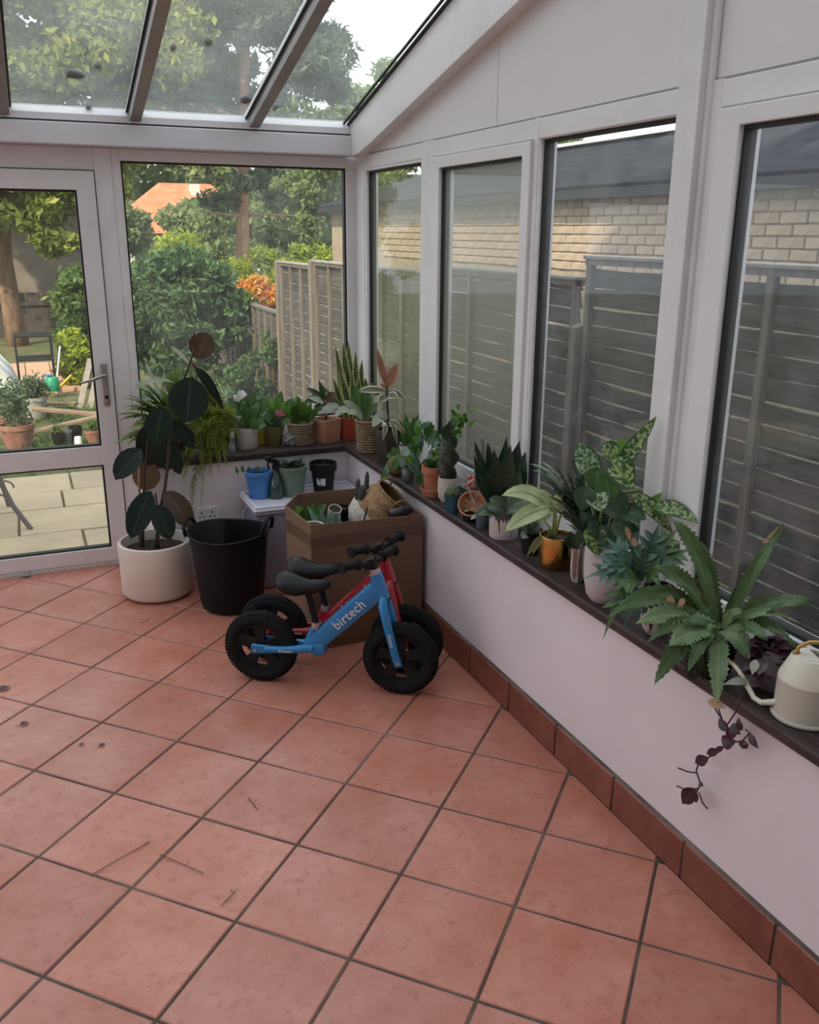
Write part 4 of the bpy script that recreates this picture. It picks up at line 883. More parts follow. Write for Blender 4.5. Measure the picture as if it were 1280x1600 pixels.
for i in range(7):
    a = -2.50 + .80 * i / 6
    for z in (.040, .078): r_ = .0555 + (z - .04) * .11; v.append((c[0] + r_ * math.cos(a), c[1] + r_ * math.sin(a), LZ + z))
mb.add(v, [(2 * i, 2 * i + 2, 2 * i + 3, 2 * i + 1) for i in range(6)]).build('price_label', mat('white_label', (.62, .62, .64), .6, col2=(.10, .10, .11), scale=45, lo=.56, hi=.58), p)
MB().tube([(c[0], c[1], LZ + .12), (c[0] + .004, c[1], LZ + .17)], .003, 5).build('twig', M_wood, e)
c = Vector((1.215, -.47, LZ))
e = empty('spray_bottle', c, label='dark green glass mister with a black trigger between the blue and sage pots', cat='bottle')
bt = MB().lathe([(0, 0), (.034, 0), (.038, .006), (.038, .05), (.034, .08), (.020, .115), (.014, .13), (.014, .15), (0, .15)], 22, None, c).build('bottle_body', mat('dark_green_glass', (.030, .065, .060), .12, spec=.7), e, smooth=40)
MB().lathe([(.016, .146), (.018, .146), (.018, .17), (0, .172)], 16, None, c).build('cap', M_black, bt, smooth=40)
MB().add([(c.x + x, c.y + y, c.z + z) for y in (-.011, .011) for x, z in ((.02, .165), (.02, .19), (-.03, .215), (-.052, .214), (-.052, .197), (-.02, .18))], [(0, 1, 2, 3, 4, 5), (11, 10, 9, 8, 7, 6)] + [(i, i + 6, (i + 1) % 6 + 6, (i + 1) % 6) for i in range(6)]).build('spray_head', M_black, e, bevel=.003)
MB().tube([c + Vector((-.03, 0, .195)), c + Vector((-.040, 0, .175)), c + Vector((-.032, 0, .150))], .005, 6).build('trigger', M_black, e, smooth=180)

# ------------------------------------------------------------------ cardboard box and its contents
M_card = mat('cardboard', (.175, .102, .066), .85, col2=(.15, .087, .056), scale=4, lo=.4, hi=.7); M_cardin = mat('cardboard_inside', (.15, .092, .062), .9); M_tape = mat('brown_tape', (.105, .055, .035), .4, col2=(.125, .068, .045), scale=8)
cb = empty('cardboard_box', (1.37, -1.16, 0), label='open brown cardboard box banded with tape, full of plants, behind the bikes', cat='box')
foot = [(1.122, -1.372), (1.634, -1.352), (1.632, -.93), (1.19, -.93), (1.085, -1.12)]
tops = [.568, .548, .57, .575, .585]
def wall(a, b, za, zb, nm='box_wall', th=.006):
    A, B = Vector(a + (0,)), Vector(b + (0,)); d = (B - A).normalized(); n = Vector((-d.y, d.x, 0)) * th; v = []
    for P, z in ((A, za), (B, zb)): v += [P + Vector((0, 0, .001)), P + n + Vector((0, 0, .001)), P + n + Vector((0, 0, z)), P + Vector((0, 0, z))]
    return MB().add(v, [(0, 1, 2, 3), (7, 6, 5, 4), (0, 4, 5, 1), (1, 5, 6, 2), (2, 6, 7, 3), (3, 7, 4, 0)]).build(nm, M_card, cb)
for i in range(5): wall(foot[i], foot[(i + 1) % 5], tops[i], tops[(i + 1) % 5])
MB().add([p_ + (.004,) for p_ in foot], [(0, 1, 2, 3, 4)]).build('box_base', M_cardin, cb)
def tape(i, z0, z1):
    A, B = Vector(foot[i] + (0,)), Vector(foot[(i + 1) % 5] + (0,)); d = (B - A).normalized(); n = Vector((d.y, -d.x, 0)) * .0015; v = []
    for P in (A, B): v += [P + n + Vector((0, 0, z0)), P + n + Vector((0, 0, z1)), P + Vector((0, 0, z1)), P + Vector((0, 0, z0))]
    return MB().add(v, [(0, 1, 2, 3), (7, 6, 5, 4), (0, 4, 5, 1), (1, 5, 6, 2), (2, 6, 7, 3), (3, 7, 4, 0)]).build('tape', M_tape, cb)
tape(0, .462, .512); tape(4, .475, .525)
MB().box(1.16, -1.371, .03, 1.60, -1.3685, .034).build('fold_line', M_tape, cb)
# leafy plants inside
c = Vector((1.26, -1.14, .40)); e = potted('box_succulent', 'pale green pointed leaves of a succulent standing in the cardboard box', c, .07, .08, 'taper', M_black, group='plants inside the cardboard box')
for a in ((505, 832, 480, 790, 12, 0), (508, 832, 500, 793, 12, 0), (515, 834, 512, 800, 12, 0), (520, 834, 532, 802, 16, 0), (512, 834, 495, 805, 10, 0), (525, 836, 527, 803, 12, 0), (516, 834, 520, 796, 12, 0), (518, 834, 536, 815, 12, 3)):
    leaf(e, L_blue, Vector((1.26, -1.2, .5)), *a, shape='lance', fold=.3, xmax=1.6)
c = Vector((1.20, -1.05, .40)); e = potted('box_foliage_plant', 'bushy plant with bright green leaves at the left inside the cardboard box', c, .06, .08, 'taper', M_black, group='plants inside the cardboard box')
for k, a in enumerate(((475, 815, 462, 790, 20, 4), (478, 815, 480, 792, 20, 4), (485, 818, 498, 795, 18, 4), (478, 820, 465, 803, 18, 4), (490, 818, 510, 788, 16, 10), (486, 816, 490, 786, 16, 4), (474, 822, 470, 798, 18, 3))):
    leaf(e, (L_bright if k % 3 == 0 else L_green), Vector((1.20, -1.10, .5)), *a, shape='ovate')
c = Vector((1.335, -1.02, .47)); e = potted('small_white_pot', 'small white pot tipped among leaves in the cardboard box', c, .032, .06, 'round', mat('white_ceramic', (.66, .62, .58), .35), cat='pot', group='plants inside the cardboard box', tilt=Matrix.Rotation(.5, 4, 'X'))
c = Vector((1.165, -1.25, .50)); e = potted('small_white_dish', 'white dish just inside the front corner of the cardboard box', c, .05, .03, 'taper', mat('white_ceramic', (.66, .62, .58), .35), cat='dish', group='plants inside the cardboard box')
# seagrass basket
c = Vector((1.445, -1.09, .43)); R_ = Matrix.Scale(.92, 4) @ Matrix.Rotation(math.radians(22), 4, 'X') @ Matrix.Rotation(math.radians(36), 4, 'Y')
M_sea = mat('seagrass', (.40, .24, .12), .85, col2=(.26, .15, .075), scale=30, lo=.42, hi=.6, bump=.7, bscale=70); M_seaw = mat('seagrass_white', (.66, .62, .58), .8, col2=(.55, .5, .46), scale=30, bump=.6, bscale=70); M_seain = mat('seagrass_inside', (.22, .125, .06), .9, col2=(.15, .085, .04), scale=30, bump=.6, bscale=60)
bk = empty('seagrass_basket', c, label='seagrass belly basket with a white base leaning in the cardboard box', cat='basket')
MB().lathe([(0, .0), (.085, .0), (.118, .04), (.128, .085), (.130, .11)], 30, R_, c).build('white_base', M_seaw, bk, smooth=180)
body = MB()
pr = [(.130, .11), (.126, .15), (.112, .19), (.098, .215), (.092, .235)]
body.lathe(pr, 30, R_, c).build('woven_body', M_sea, bk, smooth=180)
MB().lathe([(.090, .237), (.094, .205), (.106, .185), (.118, .12), (.10, .05), (0, .04)], 30, R_, c).build('lining', M_seain, bk, smooth=180)
MB().tube([c + (R_ @ Vector((.092 * math.cos(a * .3142), .092 * math.sin(a * .3142), .236))) for a in range(21)], .006, 7).build('rim', M_sea, bk, smooth=180)
for sgn in (-1, 1):
    pts = [c + (R_ @ Vector((.03 * math.cos(math.pi * i / 8) * 1.0, sgn * .095, .225 + .045 * math.sin(math.pi * i / 8)))) for i in range(9)]
    MB().tube(pts, .005, 6).build('handle', M_sea, bk, smooth=180)
# dark cactus stems and a bottle next to the basket
c = Vector((1.37, -.995, .42)); e = potted('columnar_cactus', 'dark grey green cactus stems poking up at the back of the cardboard box', c, .05, .09, 'taper', M_black, group='plants inside the cardboard box')
M_cact = mat('dark_cactus', (.030, .038, .030), .6, col2=(.055, .065, .05), scale=40, bump=.4)
for u, v0, v1, wp, d in ((561, 780, 748, 8, 0), (568, 780, 758, 14, -.02), (575, 780, 737, 8, .02)):
    b_, t_ = facing(u - 3, v0, Vector((1.35, -1.10, .5)), d), facing(u - 1, v1, Vector((1.35, -1.10, .5)), d); r_ = px(wp, b_) / 2
    MB().tube([b_, b_ * .6 + t_ * .4, b_ * .15 + t_ * .85, t_], [r_ * .9, r_, r_ * .85, r_ * .3], 8).build('cactus_stem', M_cact, e, smooth=60)
e = empty('dark_bottle', (1.585, -1.30, .53), label='dark bottle lying on its side at the front right of the cardboard box', cat='bottle')
MB().lathe([(0, 0), (.022, 0), (.025, .006), (.025, .07), (.012, .09), (.012, .105), (0, .105)], 18, Matrix.Rotation(math.radians(82), 4, 'Y'), (1.50, -1.30, .545)).build('bottle_body', mat('dark_glass', (.022, .018, .026), .25), e, smooth=40)
e = empty('plant_stake', (1.40, -1.30, .40), label='thin dark plant stake sticking out of the cardboard box front', cat='stake'); MB().tube([(1.35, -1.22, .30), (1.385, -1.27, .50), (1.40, -1.29, .585)], .004, 5).build('stake', M_dkstem, e)
MB().tube([(1.40, -1.29, .583), (1.401, -1.292, .592)], [.005, .002], 5).build('tip', M_wood, e)

# ------------------------------------------------------------------ balance bikes
u_ = Vector((.8348, -.5506, 0)); n_ = Vector((.5506, .8348, 0))
def make_bike(loc, fcol, lab, suffix):
    M_f = mat(suffix + '_frame_paint', fcol, .28, coat=.5); M_t = mat('tyre_rubber', (.010, .010, .011), .8, bump=.2, bscale=120, spec=.2); M_rim = mat('black_wheel_plastic', (.011, .011, .012), .5, spec=.25)
    M_sil = mat('silver_clamp', (.52, .51, .50), .35, 1); M_seat = mat('black_saddle', (.006, .0065, .009), .36, spec=.3); M_gr = mat('black_grip', (.010, .010, .011), .7, spec=.2); M_txt = mat('pale_lettering', (.62, .68, .70), .5)
    e = empty('balance_bike', loc, math.atan2(u_.y, u_.x), label=lab, cat='balance bike'); local(e)
    RX = Matrix.Rotation(math.pi / 2, 4, 'X'); W = .148
    for s in (0, .563):
        cw = (s, 0, W + .001)
        wh = MB().lathe([(.088, -.012), (.118, -.016), (.118, .016), (.088, .012), (.085, .006), (.085, -.006), (.088, -.012)], 40, RX, cw).build('wheel', M_rim, e, smooth=40); local(wh)
        tp = [(W - .029 + .029 * math.cos(a), .029 * math.sin(a)) for a in [math.pi * (k / 12 * 2 - 1) for k in range(13)]]
        local(MB().lathe(tp, 44, RX, cw).build('tyre', M_t, wh, smooth=180))
        kb = MB()
        for k in range(64):
            a = 2 * math.pi * k / 64
            for y, dr in ((-.017, -.0055), (0, -.0008), (.017, -.0055)):
                aa = a + (.05 if y else 0); r_ = W + dr; cx, cz = s + r_ * math.cos(aa), W + .001 + r_ * math.sin(aa)
                kb.bar((cx, y - .005, cz), (cx, y + .005, cz), .0075, .004, (math.cos(aa), 0, math.sin(aa)))
        o = kb.build('tread', M_t, wh); local(o); o['kind'] = 'stuff'
        for k in range(5):
            a = 2 * math.pi * k / 5 + .35; dx, dz = math.cos(a), math.sin(a); px_, pz_ = -dz, dx; v = []
            for r_, hw, th in ((.020, .019, .012), (.058, .020, .009), (.092, .030, .010)):
                for i, j in ((-1, -1), (1, -1), (1, 1), (-1, 1)): v.append((s + dx * r_ + px_ * hw * i, th * j, W + dz * r_ + pz_ * hw * i))
            local(MB().add(v, [(4 * q + i, 4 * q + (i + 1) % 4, 4 * q + 4 + (i + 1) % 4, 4 * q + 4 + i) for q in range(2) for i in range(4)] + [(0, 1, 2, 3), (8, 9, 10, 11)]).build('spoke', M_rim, wh, bevel=.002))
        local(MB().lathe([(0, -.030), (.013, -.030), (.022, -.016), (.024, 0), (.022, .016), (.013, .030), (0, .030)], 18, RX, cw).build('hub', M_rim, wh, smooth=50))
    # frame: deep down tube, head tube, chain stays, seat tube
    def deep(a, b, ha, hb, wd, nm, extra=None):
        a, b = Vector((a[0], 0, a[1])), Vector((b[0], 0, b[1])); t = (b - a).normalized(); up = Vector((-t.z, 0, t.x)); v = []; n = 12
        st = [(0, ha), (.5, (ha + hb) / 2 + (extra or 0)), (1, hb)]
        for q, h in st:
            P = a.lerp(b, q)
            for k in range(n):
                an = 2 * math.pi * k / n; cx, sx = math.cos(an), math.sin(an)
                v.append(P + Vector((0, 1, 0)) * (wd / 2 * abs(cx) ** .45 * (1 if cx > 0 else -1)) + up * (h / 2 * abs(sx) ** .6 * (1 if sx > 0 else -1)))
        return MB().add(v, [(i * n + k, i * n + (k + 1) % n, (i + 1) * n + (k + 1) % n, (i + 1) * n + k) for i in range(2) for k in range(n)] + [tuple(range(n)), tuple(2 * n + k for k in range(n))])
    fr_ = deep((.205, .165), (.478, .432), .070, .078, .044, 'f', .002).build('down_tube', M_f, e, smooth=50); local(fr_)
    local(deep((.215, .158), (.262, .168), .066, .05, .05, 'b').build('footrest', M_f, e, smooth=50))
    local(deep((.196, .180), (.228, .255), .040, .034, .034, 's').build('seat_tube', M_f, e, smooth=50))
    local(deep((.500, .385), (.466, .492), .046, .044, .044, 'h').build('head_tube', M_f, e, smooth=50))
    for y in (-1, 1):
        local(MB().tube([(.215, y * .016, .165), (.15, y * .030, .160), (.08, y * .040, .158), (.03, y * .041, .155)], [.019, .016, .014, .015], 10).build('chain_stay', M_f, e, smooth=60))
        o = MB().add([(x, y * yy, z) for yy in (.034, .048) for x, z in ((.05, .172), (-.025, .174), (-.028, .134), (.05, .140))], [(0, 1, 2, 3), (7, 6, 5, 4)] + [(i, i + 4, (i + 1) % 4 + 4, (i + 1) % 4) for i in range(4)]).build('dropout', M_f, e, bevel=.003); local(o)
        local(MB().lathe([(0, 0), (.008, 0), (.007, .006), (0, .007)], 8, Matrix.Rotation(math.pi / 2 * (1 if y < 0 else -1), 4, 'X'), (-.008, y * .047, .150)).build('axle_nut', M_sil, o))
        fk = MB().tube([(.497, y * .012, .398), (.500, y * .036, .372), (.512, y * .042, .330), (.535, y * .042, .235), (.548, y * .042, .185)], [.015, .017, .0175, .017, .015], 12).build('fork_blade', M_f, e, smooth=60); local(fk)
        o = MB().add([(x, y * yy, z) for yy in (.034, .050) for x, z in ((.528, .20), (.560, .195), (.578, .135), (.548, .130))], [(0, 1, 2, 3), (7, 6, 5, 4)] + [(i, i + 4, (i + 1) % 4 + 4, (i + 1) % 4) for i in range(4)]).build('dropout', M_f, e, bevel=.003); local(o)
        local(MB().lathe([(0, 0), (.008, 0), (.007, .006), (0, .007)], 8, Matrix.Rotation(math.pi / 2 * (1 if y < 0 else -1), 4, 'X'), (.562, y * .049, .150)).build('axle_nut', M_sil, o))
    MB_ = MB().tube([(.4995, 0, .400), (.4985, 0, .392)], .026, 16); local(MB_.build('headset_ring', M_black, e, smooth=40))
    local(MB().tube([(.470, 0, .482), (.461, 0, .512)], .021, 14).build('headset_clamp', M_sil, e, smooth=40))
    local(MB().tube([(.463, 0, .505), (.454, 0, .535)], .014, 12).build('steerer', M_black, e, smooth=60))
    local(MB().add([(x, y, z) for y in (-.022, .022) for x, z in ((.425, 0.5070), (.430, 0.5470), (.462, 0.5570), (.474, 0.5170))], [(0, 1, 2, 3), (7, 6, 5, 4)] + [(i, i + 4, (i + 1) % 4 + 4, (i + 1) % 4) for i in range(4)]).build('stem_clamp', M_black, e, bevel=.006, segs=2))
    HR = Matrix.Translation((.452, 0, 0)) @ Matrix.Rotation(math.radians(-34), 4, 'Z') @ Matrix.Translation((-.452, 0, 0))
    hb = MB().tube([(.434, -.135, 0.5450), (.442, -.08, 0.5420), (.452, -.035, 0.5340), (.452, .035, 0.5340), (.442, .08, 0.5420), (.434, .135, 0.5450)], .011, 10).build('handlebar', M_black, e, smooth=60); local(hb); hb.data.transform(HR)
    for y in (-1, 1):
        gp = local(MB().tube([(.444, y * .058, 0.5400), (.4435, y * .063, 0.5405), (.443, y * .067, 0.5410), (.436, y * .128, 0.5445), (.4355, y * .132, 0.5450), (.435, y * .139, 0.5450)], [.020, .024, .0155, .0155, .024, .022], 12).build('grip', M_gr, hb, smooth=40)); gp.data.transform(HR)
    # seat post and saddle
    local(MB().tube([(.226, 0, .248), (.231, 0, .272)], .020, 14).build('seat_clamp', M_sil, e, smooth=40))
    local(MB().tube([(.228, 0, .262), (.198, 0, .395)], .0125, 12).build('seat_post', M_black, e, smooth=60))
    v = []; st = [(.075, .012, .440, .012), (.092, .055, .442, .030), (.125, .066, .430, .040), (.165, .058, .420, .036), (.205, .036, .420, .026), (.245, .026, .427, .022), (.278, .018, .434, .018), (.290, .006, .432, .006)]
    n = 12
    for x, hw, z, th in st:
        for k in range(n): an = 2 * math.pi * k / n; v.append((x, hw * math.cos(an), z + (th * math.sin(an) if math.sin(an) > 0 else th * .9 * math.sin(an)) - .012 * abs(math.cos(an))))
    local(MB().add(v, [(i * n + k, i * n + (k + 1) % n, (i + 1) * n + (k + 1) % n, (i + 1) * n + k) for i in range(len(st) - 1) for k in range(n)] + [tuple(range(n)), tuple((len(st) - 1) * n + k for k in range(n))]).build('saddle', M_seat, e, smooth=180))
    for y in (-.012, .012): local(MB().tube([(.16, y, .395), (.19, y, .388), (.235, y, .40)], .004, 6).build('saddle_rail', M_sil if False else M_black, e, smooth=60))
    # lettering
    def text(body, a, ang, h, y, side, par):
        cu = bpy.data.curves.new('lettering', 'FONT'); cu.body = body; cu.size = h; cu.align_x = 'CENTER'; cu.align_y = 'CENTER'; cu.extrude = .0006; cu.offset = .0005 * h / .04; cu.space_character = 1.08
        to = bpy.data.objects.new('tmp_lettering', cu); COL.objects.link(to); bpy.context.view_layer.update()
        me = bpy.data.meshes.new_from_object(to.evaluated_get(bpy.context.evaluated_depsgraph_get())); bpy.data.objects.remove(to, do_unlink=True); bpy.data.curves.remove(cu)
        X = Vector((math.cos(ang), 0, math.sin(ang))) * side; Yv = Vector((-math.sin(ang), 0, math.cos(ang))); Zv = X.cross(Yv)
        me.transform(Matrix(((X.x, Yv.x, Zv.x, a[0]), (X.y, Yv.y, Zv.y, y), (X.z, Yv.z, Zv.z, a[1]), (0, 0, 0, 1)))); me.materials.clear(); me.materials.append(M_txt)
        o = bpy.data.objects.new('lettering', me); link(o, par); local(o)
    for side in (1, -1):
        text('birtech', (.366, .322), math.atan2(.267, .273), .052, -.0245 * side, side, fr_)
    text('birtech', (.115, .160), .02, .017, -.0545, 1, e); text('birtech', (.535, .245), -1.40, .017, -.0600, 1, e)
    return e
make_bike((.858, -1.535, 0), (.006, .20, .50), 'blue balance bike with black wheels standing in front of the red one', 'blue')
make_bike((.858 + .168 * .5506 - .008 * .8348, -1.535 + .168 * .8348 + .008 * .5506, 0), (.33, .008, .016), 'red balance bike partly hidden behind the blue one', 'red')
# ------------------------------------------------------------------ plants on the short window board (garden side)
def leaves(root, m, c, specs, **kw):
    for a in specs: leaf(root, m, c, *a[:5], sag=a[5] if len(a) > 5 else 0, d0=a[6] if len(a) > 6 else 0, d1=a[7] if len(a) > 7 else 0, **kw)
# ferns behind the rubber plant
c = Vector((.80, -.15, SZ)); e = potted('boston_fern', 'feathery green fern behind the rubber plant, reaching past the door frame', c, .075, .10, 'taper', mat('dark_brown_pot', (.05, .035, .028), .5))
b0 = c + Vector((0, 0, .09))
for k, (u, v, s, off) in enumerate(((183, 648, 28, -.16), (182, 692, 26, -.18), (196, 622, 25, -.10), (214, 603, 22, -.05), (232, 690, 14, -.16), (205, 668, 24, -.2), (240, 610, 22, 0), (262, 585, 20, .02), (222, 640, 25, -.1), (252, 660, 16, -.2), (200, 640, 30, -.05), (275, 610, 16, -.1), (230, 625, 24, .0))):
    t_ = facing(u, v, c, off, ymax=.0); frond(e, L_fern, b0, (b0 + t_) / 2 + Vector((0, 0, px(s, b0))), t_, .052, 46, .40, seed=k)
    for j in range(2):
        t2 = keep(t_ + Vector((RNG.uniform(.0, .07), RNG.uniform(-.04, .04), RNG.uniform(-.03, .05))), ym=0); frond(e, L_fern, b0, (b0 + t2) / 2 + Vector((0, 0, px(s, b0) * RNG.uniform(.8, 1.2))), t2, .046, 42, .38, seed=60 + 3 * k + j)
leaves(e, L_pale, c, ((262, 640, 205, 600, 7, 30, 0, -.05), (258, 640, 226, 565, 6, 10), (262, 660, 222, 640, 10, 12, 0, -.05)), shape='strap')
c = Vector((.985, -.16, SZ)); e = potted('asparagus_fern', 'yellow green asparagus fern spilling over the window board', c, .08, .11, 'taper', M_black)
b0 = c + Vector((0, 0, .10))
for k, (u, v, s, off) in enumerate(((362, 690, 40, -.14), (358, 655, 34, -.10), (345, 722, 60, -.22), (330, 742, 70, -.24), (300, 800, 90, -.24), (285, 752, 60, -.24), (312, 745, 66, -.24), (350, 705, 48, -.2), (318, 618, 14, .02), (296, 604, 14, .04), (338, 628, 20, .0), (272, 640, 26, .0), (280, 690, 36, -.18), (300, 715, 50, -.22), (330, 670, 26, -.16), (312, 690, 36, -.2), (345, 672, 30, -.12), (322, 590, 8, .05), (292, 655, 22, -.1), (306, 650, 20, -.12), (325, 700, 40, -.22), (270, 620, 20, .04), (340, 645, 24, -.02), (366, 672, 38, -.05), (300, 588, 8, .05), (284, 600, 12, .05), (352, 640, 24, -.02), (318, 640, 18, -.1), (340, 700, 44, -.18), (262, 660, 26, -.1), (290, 630, 16, -.04), (330, 600, 10, .04), (355, 712, 50, -.2))):
    t_ = facing(u, v, c, off, ymax=.0); frond(e, L_fern2, b0, (b0 + t_) / 2 + Vector((0, 0, px(s, b0))), t_, .036, 70, .22, plume=True, seed=100 + k)
    for j in range(2):
        t2 = keep(t_ + Vector((RNG.uniform(-.05, .05), RNG.uniform(-.03, .03), RNG.uniform(-.03, .05))), ym=0); frond(e, L_fern2, b0, (b0 + t2) / 2 + Vector((RNG.uniform(-.03, .03), 0, px(s, b0) * RNG.uniform(.8, 1.1))), t2, .034, 60, .22, plume=True, seed=300 + 3 * k + j)
# a: pale grey pot
c = Vector((1.135, -.19, SZ)); M_gpot = mat('pale_grey_pot', (.42, .40, .39), .6); e = potted('peperomia_plant', 'leafy plant with white flowers in a pale grey pot on the short window board', c, .061, .11, 'straight', M_gpot)
leaves(e, L_green, c, ((385, 668, 372, 640, 16, 2), (386, 668, 400, 636, 18, 2), (384, 668, 360, 655, 18, 4), (388, 668, 412, 652, 20, 4), (386, 668, 386, 632, 18), (384, 668, 378, 650, 18, 0, -.03, -.05), (390, 668, 402, 655, 18, 0, -.04, -.06), (386, 668, 366, 634, 15, 3, .03, .03)), shape='oval')
leaves(e, L_diefd, c, ((388, 664, 405, 628, 20, 4, .03, .03), (385, 664, 380, 622, 17, 2, .03, .03), (390, 660, 420, 638, 20, 6, .02, .02)), shape='ovate')
leaves(e, L_green, c, ((384, 664, 350, 640, 20, 8, .0, -.02), (386, 664, 356, 622, 18, 6, .03, .03), (390, 664, 416, 622, 22, 6, .03, .03), (386, 664, 395, 612, 20, 2, .04, .05), (388, 664, 372, 612, 18, 3, .05, .05), (384, 668, 354, 664, 16, 8, -.02, -.05), (390, 668, 416, 666, 18, 8, -.03, -.06)), shape='oval')
leaves(e, L_diefd, c, ((388, 650, 412, 610, 22, 4, .05, .06), (384, 650, 362, 606, 20, 4, .05, .06)), shape='ovate')
L_white = leafmat('white_petal', (.72, .72, .70), transl=.4, rough=.6)
for k, (u, v) in enumerate(((374, 656), (364, 668), (378, 616), (371, 622))):
    for j in range(5):
        a = j * 1.257; leaf(e, L_white, c, u, v, u + 8 * math.cos(a), v + 7 * math.sin(a), 7, d0=-.03 if k < 2 else .03, d1=-.04 if k < 2 else .03, shape='oval', name='petal', ns=4)
# b: olive pot
c = Vector((1.285, -.18, SZ)); e = potted('leafy_plant', 'bright leafed plant in an olive green pot on the short window board', c, .057, .105, 'taper', mat('olive_pot', (.13, .11, .035), .35))
leaves(e, L_bright, c, ((428, 668, 415, 630, 18, 4, .02, .02), (430, 668, 445, 626, 20, 4, .02, .02), (430, 668, 424, 618, 18, 2, .04, .04), (432, 668, 452, 636, 20, 6, .03, .03)), shape='ovate')
leaves(e, L_dkgreen, c, ((425, 668, 412, 656, 10, 3), (430, 668, 440, 654, 10, 2), (434, 668, 446, 662, 10, 2), (428, 668, 428, 652, 10, 2), (436, 670, 444, 672, 9, 2), (420, 670, 416, 664, 9, 2)), shape='oval')
leaves(e, L_green, c, ((428, 664, 404, 620, 18, 4, .03, .04), (430, 664, 440, 610, 20, 2, .05, .06), (432, 664, 460, 622, 20, 6, .04, .04), (428, 664, 410, 642, 16, 4), (434, 664, 458, 650, 16, 5)), shape='ovate')
L_pink = leafmat('pink_petal', (.55, .16, .22), transl=.4)
leaves(e, L_pink, c, ((437, 650, 430, 642, 9, 2), (438, 650, 446, 645, 9, 2), (437, 652, 440, 640, 9, 1)), shape='oval')
c = Vector((1.236, -.135, SZ)); e = potted('yellow_pot_plant', 'small acid yellow pot squeezed behind the olive one', c, .035, .075, 'taper', mat('acid_yellow_pot', (.42, .36, .03), .4))
leaves(e, L_bright, c, ((412, 672, 406, 655, 9, 1), (413, 672, 417, 652, 9, 1), (412, 672, 412, 648, 9)), shape='oval')
# c: stone
c = Vector((1.358, -.225, SZ)); e = empty('grey_pebble', c, label='smooth grey streaked pebble between the olive pot and the wicker pot', cat='stone')
rg = random.Random(5); MB().lathe([(0, 0), (.032, .001), (.042, .018), (.040, .042), (.026, .062), (.010, .070), (0, .071)], 14, None, c, 1.0, .8).build('stone', mat('streaked_stone', (.14, .14, .15), .6, col2=(.36, .36, .37), scale=9, lo=.55, hi=.62), e, smooth=180)
MB().tube([c + Vector((-.03, -.031, .03)), c + Vector((-.006, -.036, .046)), c + Vector((.02, -.027, .05))], .0025, 5).build('quartz_vein', mat('quartz', (.5, .5, .5), .4), e)
# d: wicker pot
def wicker(c, r, h, m, e, taper=.82, rows=9, nm='pot'):
    p = MB().lathe([(0, 0), (r * taper, 0), (r, h), (r * .9, h), (r * .86, h * .84)], 26, None, c).build(nm, m, e, smooth=35)
    for k in range(rows):
        z = h * (k + .5) / rows; rr = r * (taper + (1 - taper) * (k + .5) / rows)
        MB().tube([c + Vector(((rr + (.0022 if (i + k) % 2 else -.001)) * math.cos(i * 2 * math.pi / 26), (rr + (.0022 if (i + k) % 2 else -.001)) * math.sin(i * 2 * math.pi / 26), z)) for i in range(27)], h / rows * .52, 5).build('weave', m, p, smooth=180)
    MB().lathe([(0, h * .85), (r * .87, h * .84)], 22, None, c).build('soil', M_soil, p); return p
M_wick = mat('wicker', (.20, .135, .085), .8, col2=(.30, .22, .15), scale=30, bump=.4); M_jute = mat('jute', (.30, .22, .13), .9, col2=(.20, .14, .08), scale=40, bump=.6, bscale=90)
c = Vector((1.425, -.21, SZ)); e = empty('wicker_pot_plant', c, label='small leaved bushy plant in a woven wicker pot', cat='potted plant', group='potted plants on the window boards'); wicker(c, .064, .118, M_wick, e)
rg = random.Random(9)
for k in range(60):
    a = rg.uniform(0, 6.28); q = rg.uniform(.3, 1); u = 471 + 30 * q * math.cos(a); v = 640 + 26 * q * math.sin(a)
    leaf(e, L_green if k % 3 else L_bright, c, 471 + 10 * math.cos(a), 658, u, v, 8, 2, 0, rg.uniform(-.04, .04), shape='oval', ns=5)
# e: square terracotta pot with a dark glossy plant
c = Vector((1.568, -.205, SZ)); e = empty('square_pot_plant', c, label='dark long leaved plant in a square terracotta coloured pot in the corner', cat='potted plant', group='potted plants on the window boards')
M_tan = mat('tan_terracotta', (.42, .20, .12), .7, col2=(.36, .17, .10), scale=6)
v = []; R45 = math.radians(24)
for hw, z in ((.052, 0), (.062, .128), (.054, .128), (.050, .108)):
    for i, j in ((-1, -1), (1, -1), (1, 1), (-1, 1)): v.append((c.x + hw * (i * math.cos(R45) - j * math.sin(R45)), c.y + hw * (i * math.sin(R45) + j * math.cos(R45)), SZ + z))
p = MB().add(v, [(3, 2, 1, 0)] + [(4 * k + i, 4 * k + (i + 1) % 4, 4 * k + 4 + (i + 1) % 4, 4 * k + 4 + i) for k in range(3) for i in range(4)]).build('pot', M_tan, e, bevel=.003)
MB().add([v[12], v[13], v[14], v[15]], [(0, 1, 2, 3)]).build('soil', M_soil, p)
stem(e, M_dkstem, [(510, 655), (509, 640), (506, 625)], c, .005)
leaves(e, L_dkgreen, c, ((507, 628, 474, 632, 16, 12, 0, -.05), (507, 628, 478, 606, 11, 6), (508, 626, 498, 594, 9, 2), (508, 630, 530, 642, 14, 6, 0, -.04), (508, 634, 488, 646, 14, 5, 0, -.06)), shape='lance')
leaves(e, L_pale, c, ((506, 630, 480, 622, 10, 5, -.02, -.04), (508, 634, 536, 640, 12, 6, -.03, -.05), (508, 634, 510, 648, 12, 2, -.05, -.07)), shape='lance')
leaves(e, L_rubb, c, ((510, 630, 524, 614, 16, 2, -.02, -.02),), shape='oval')
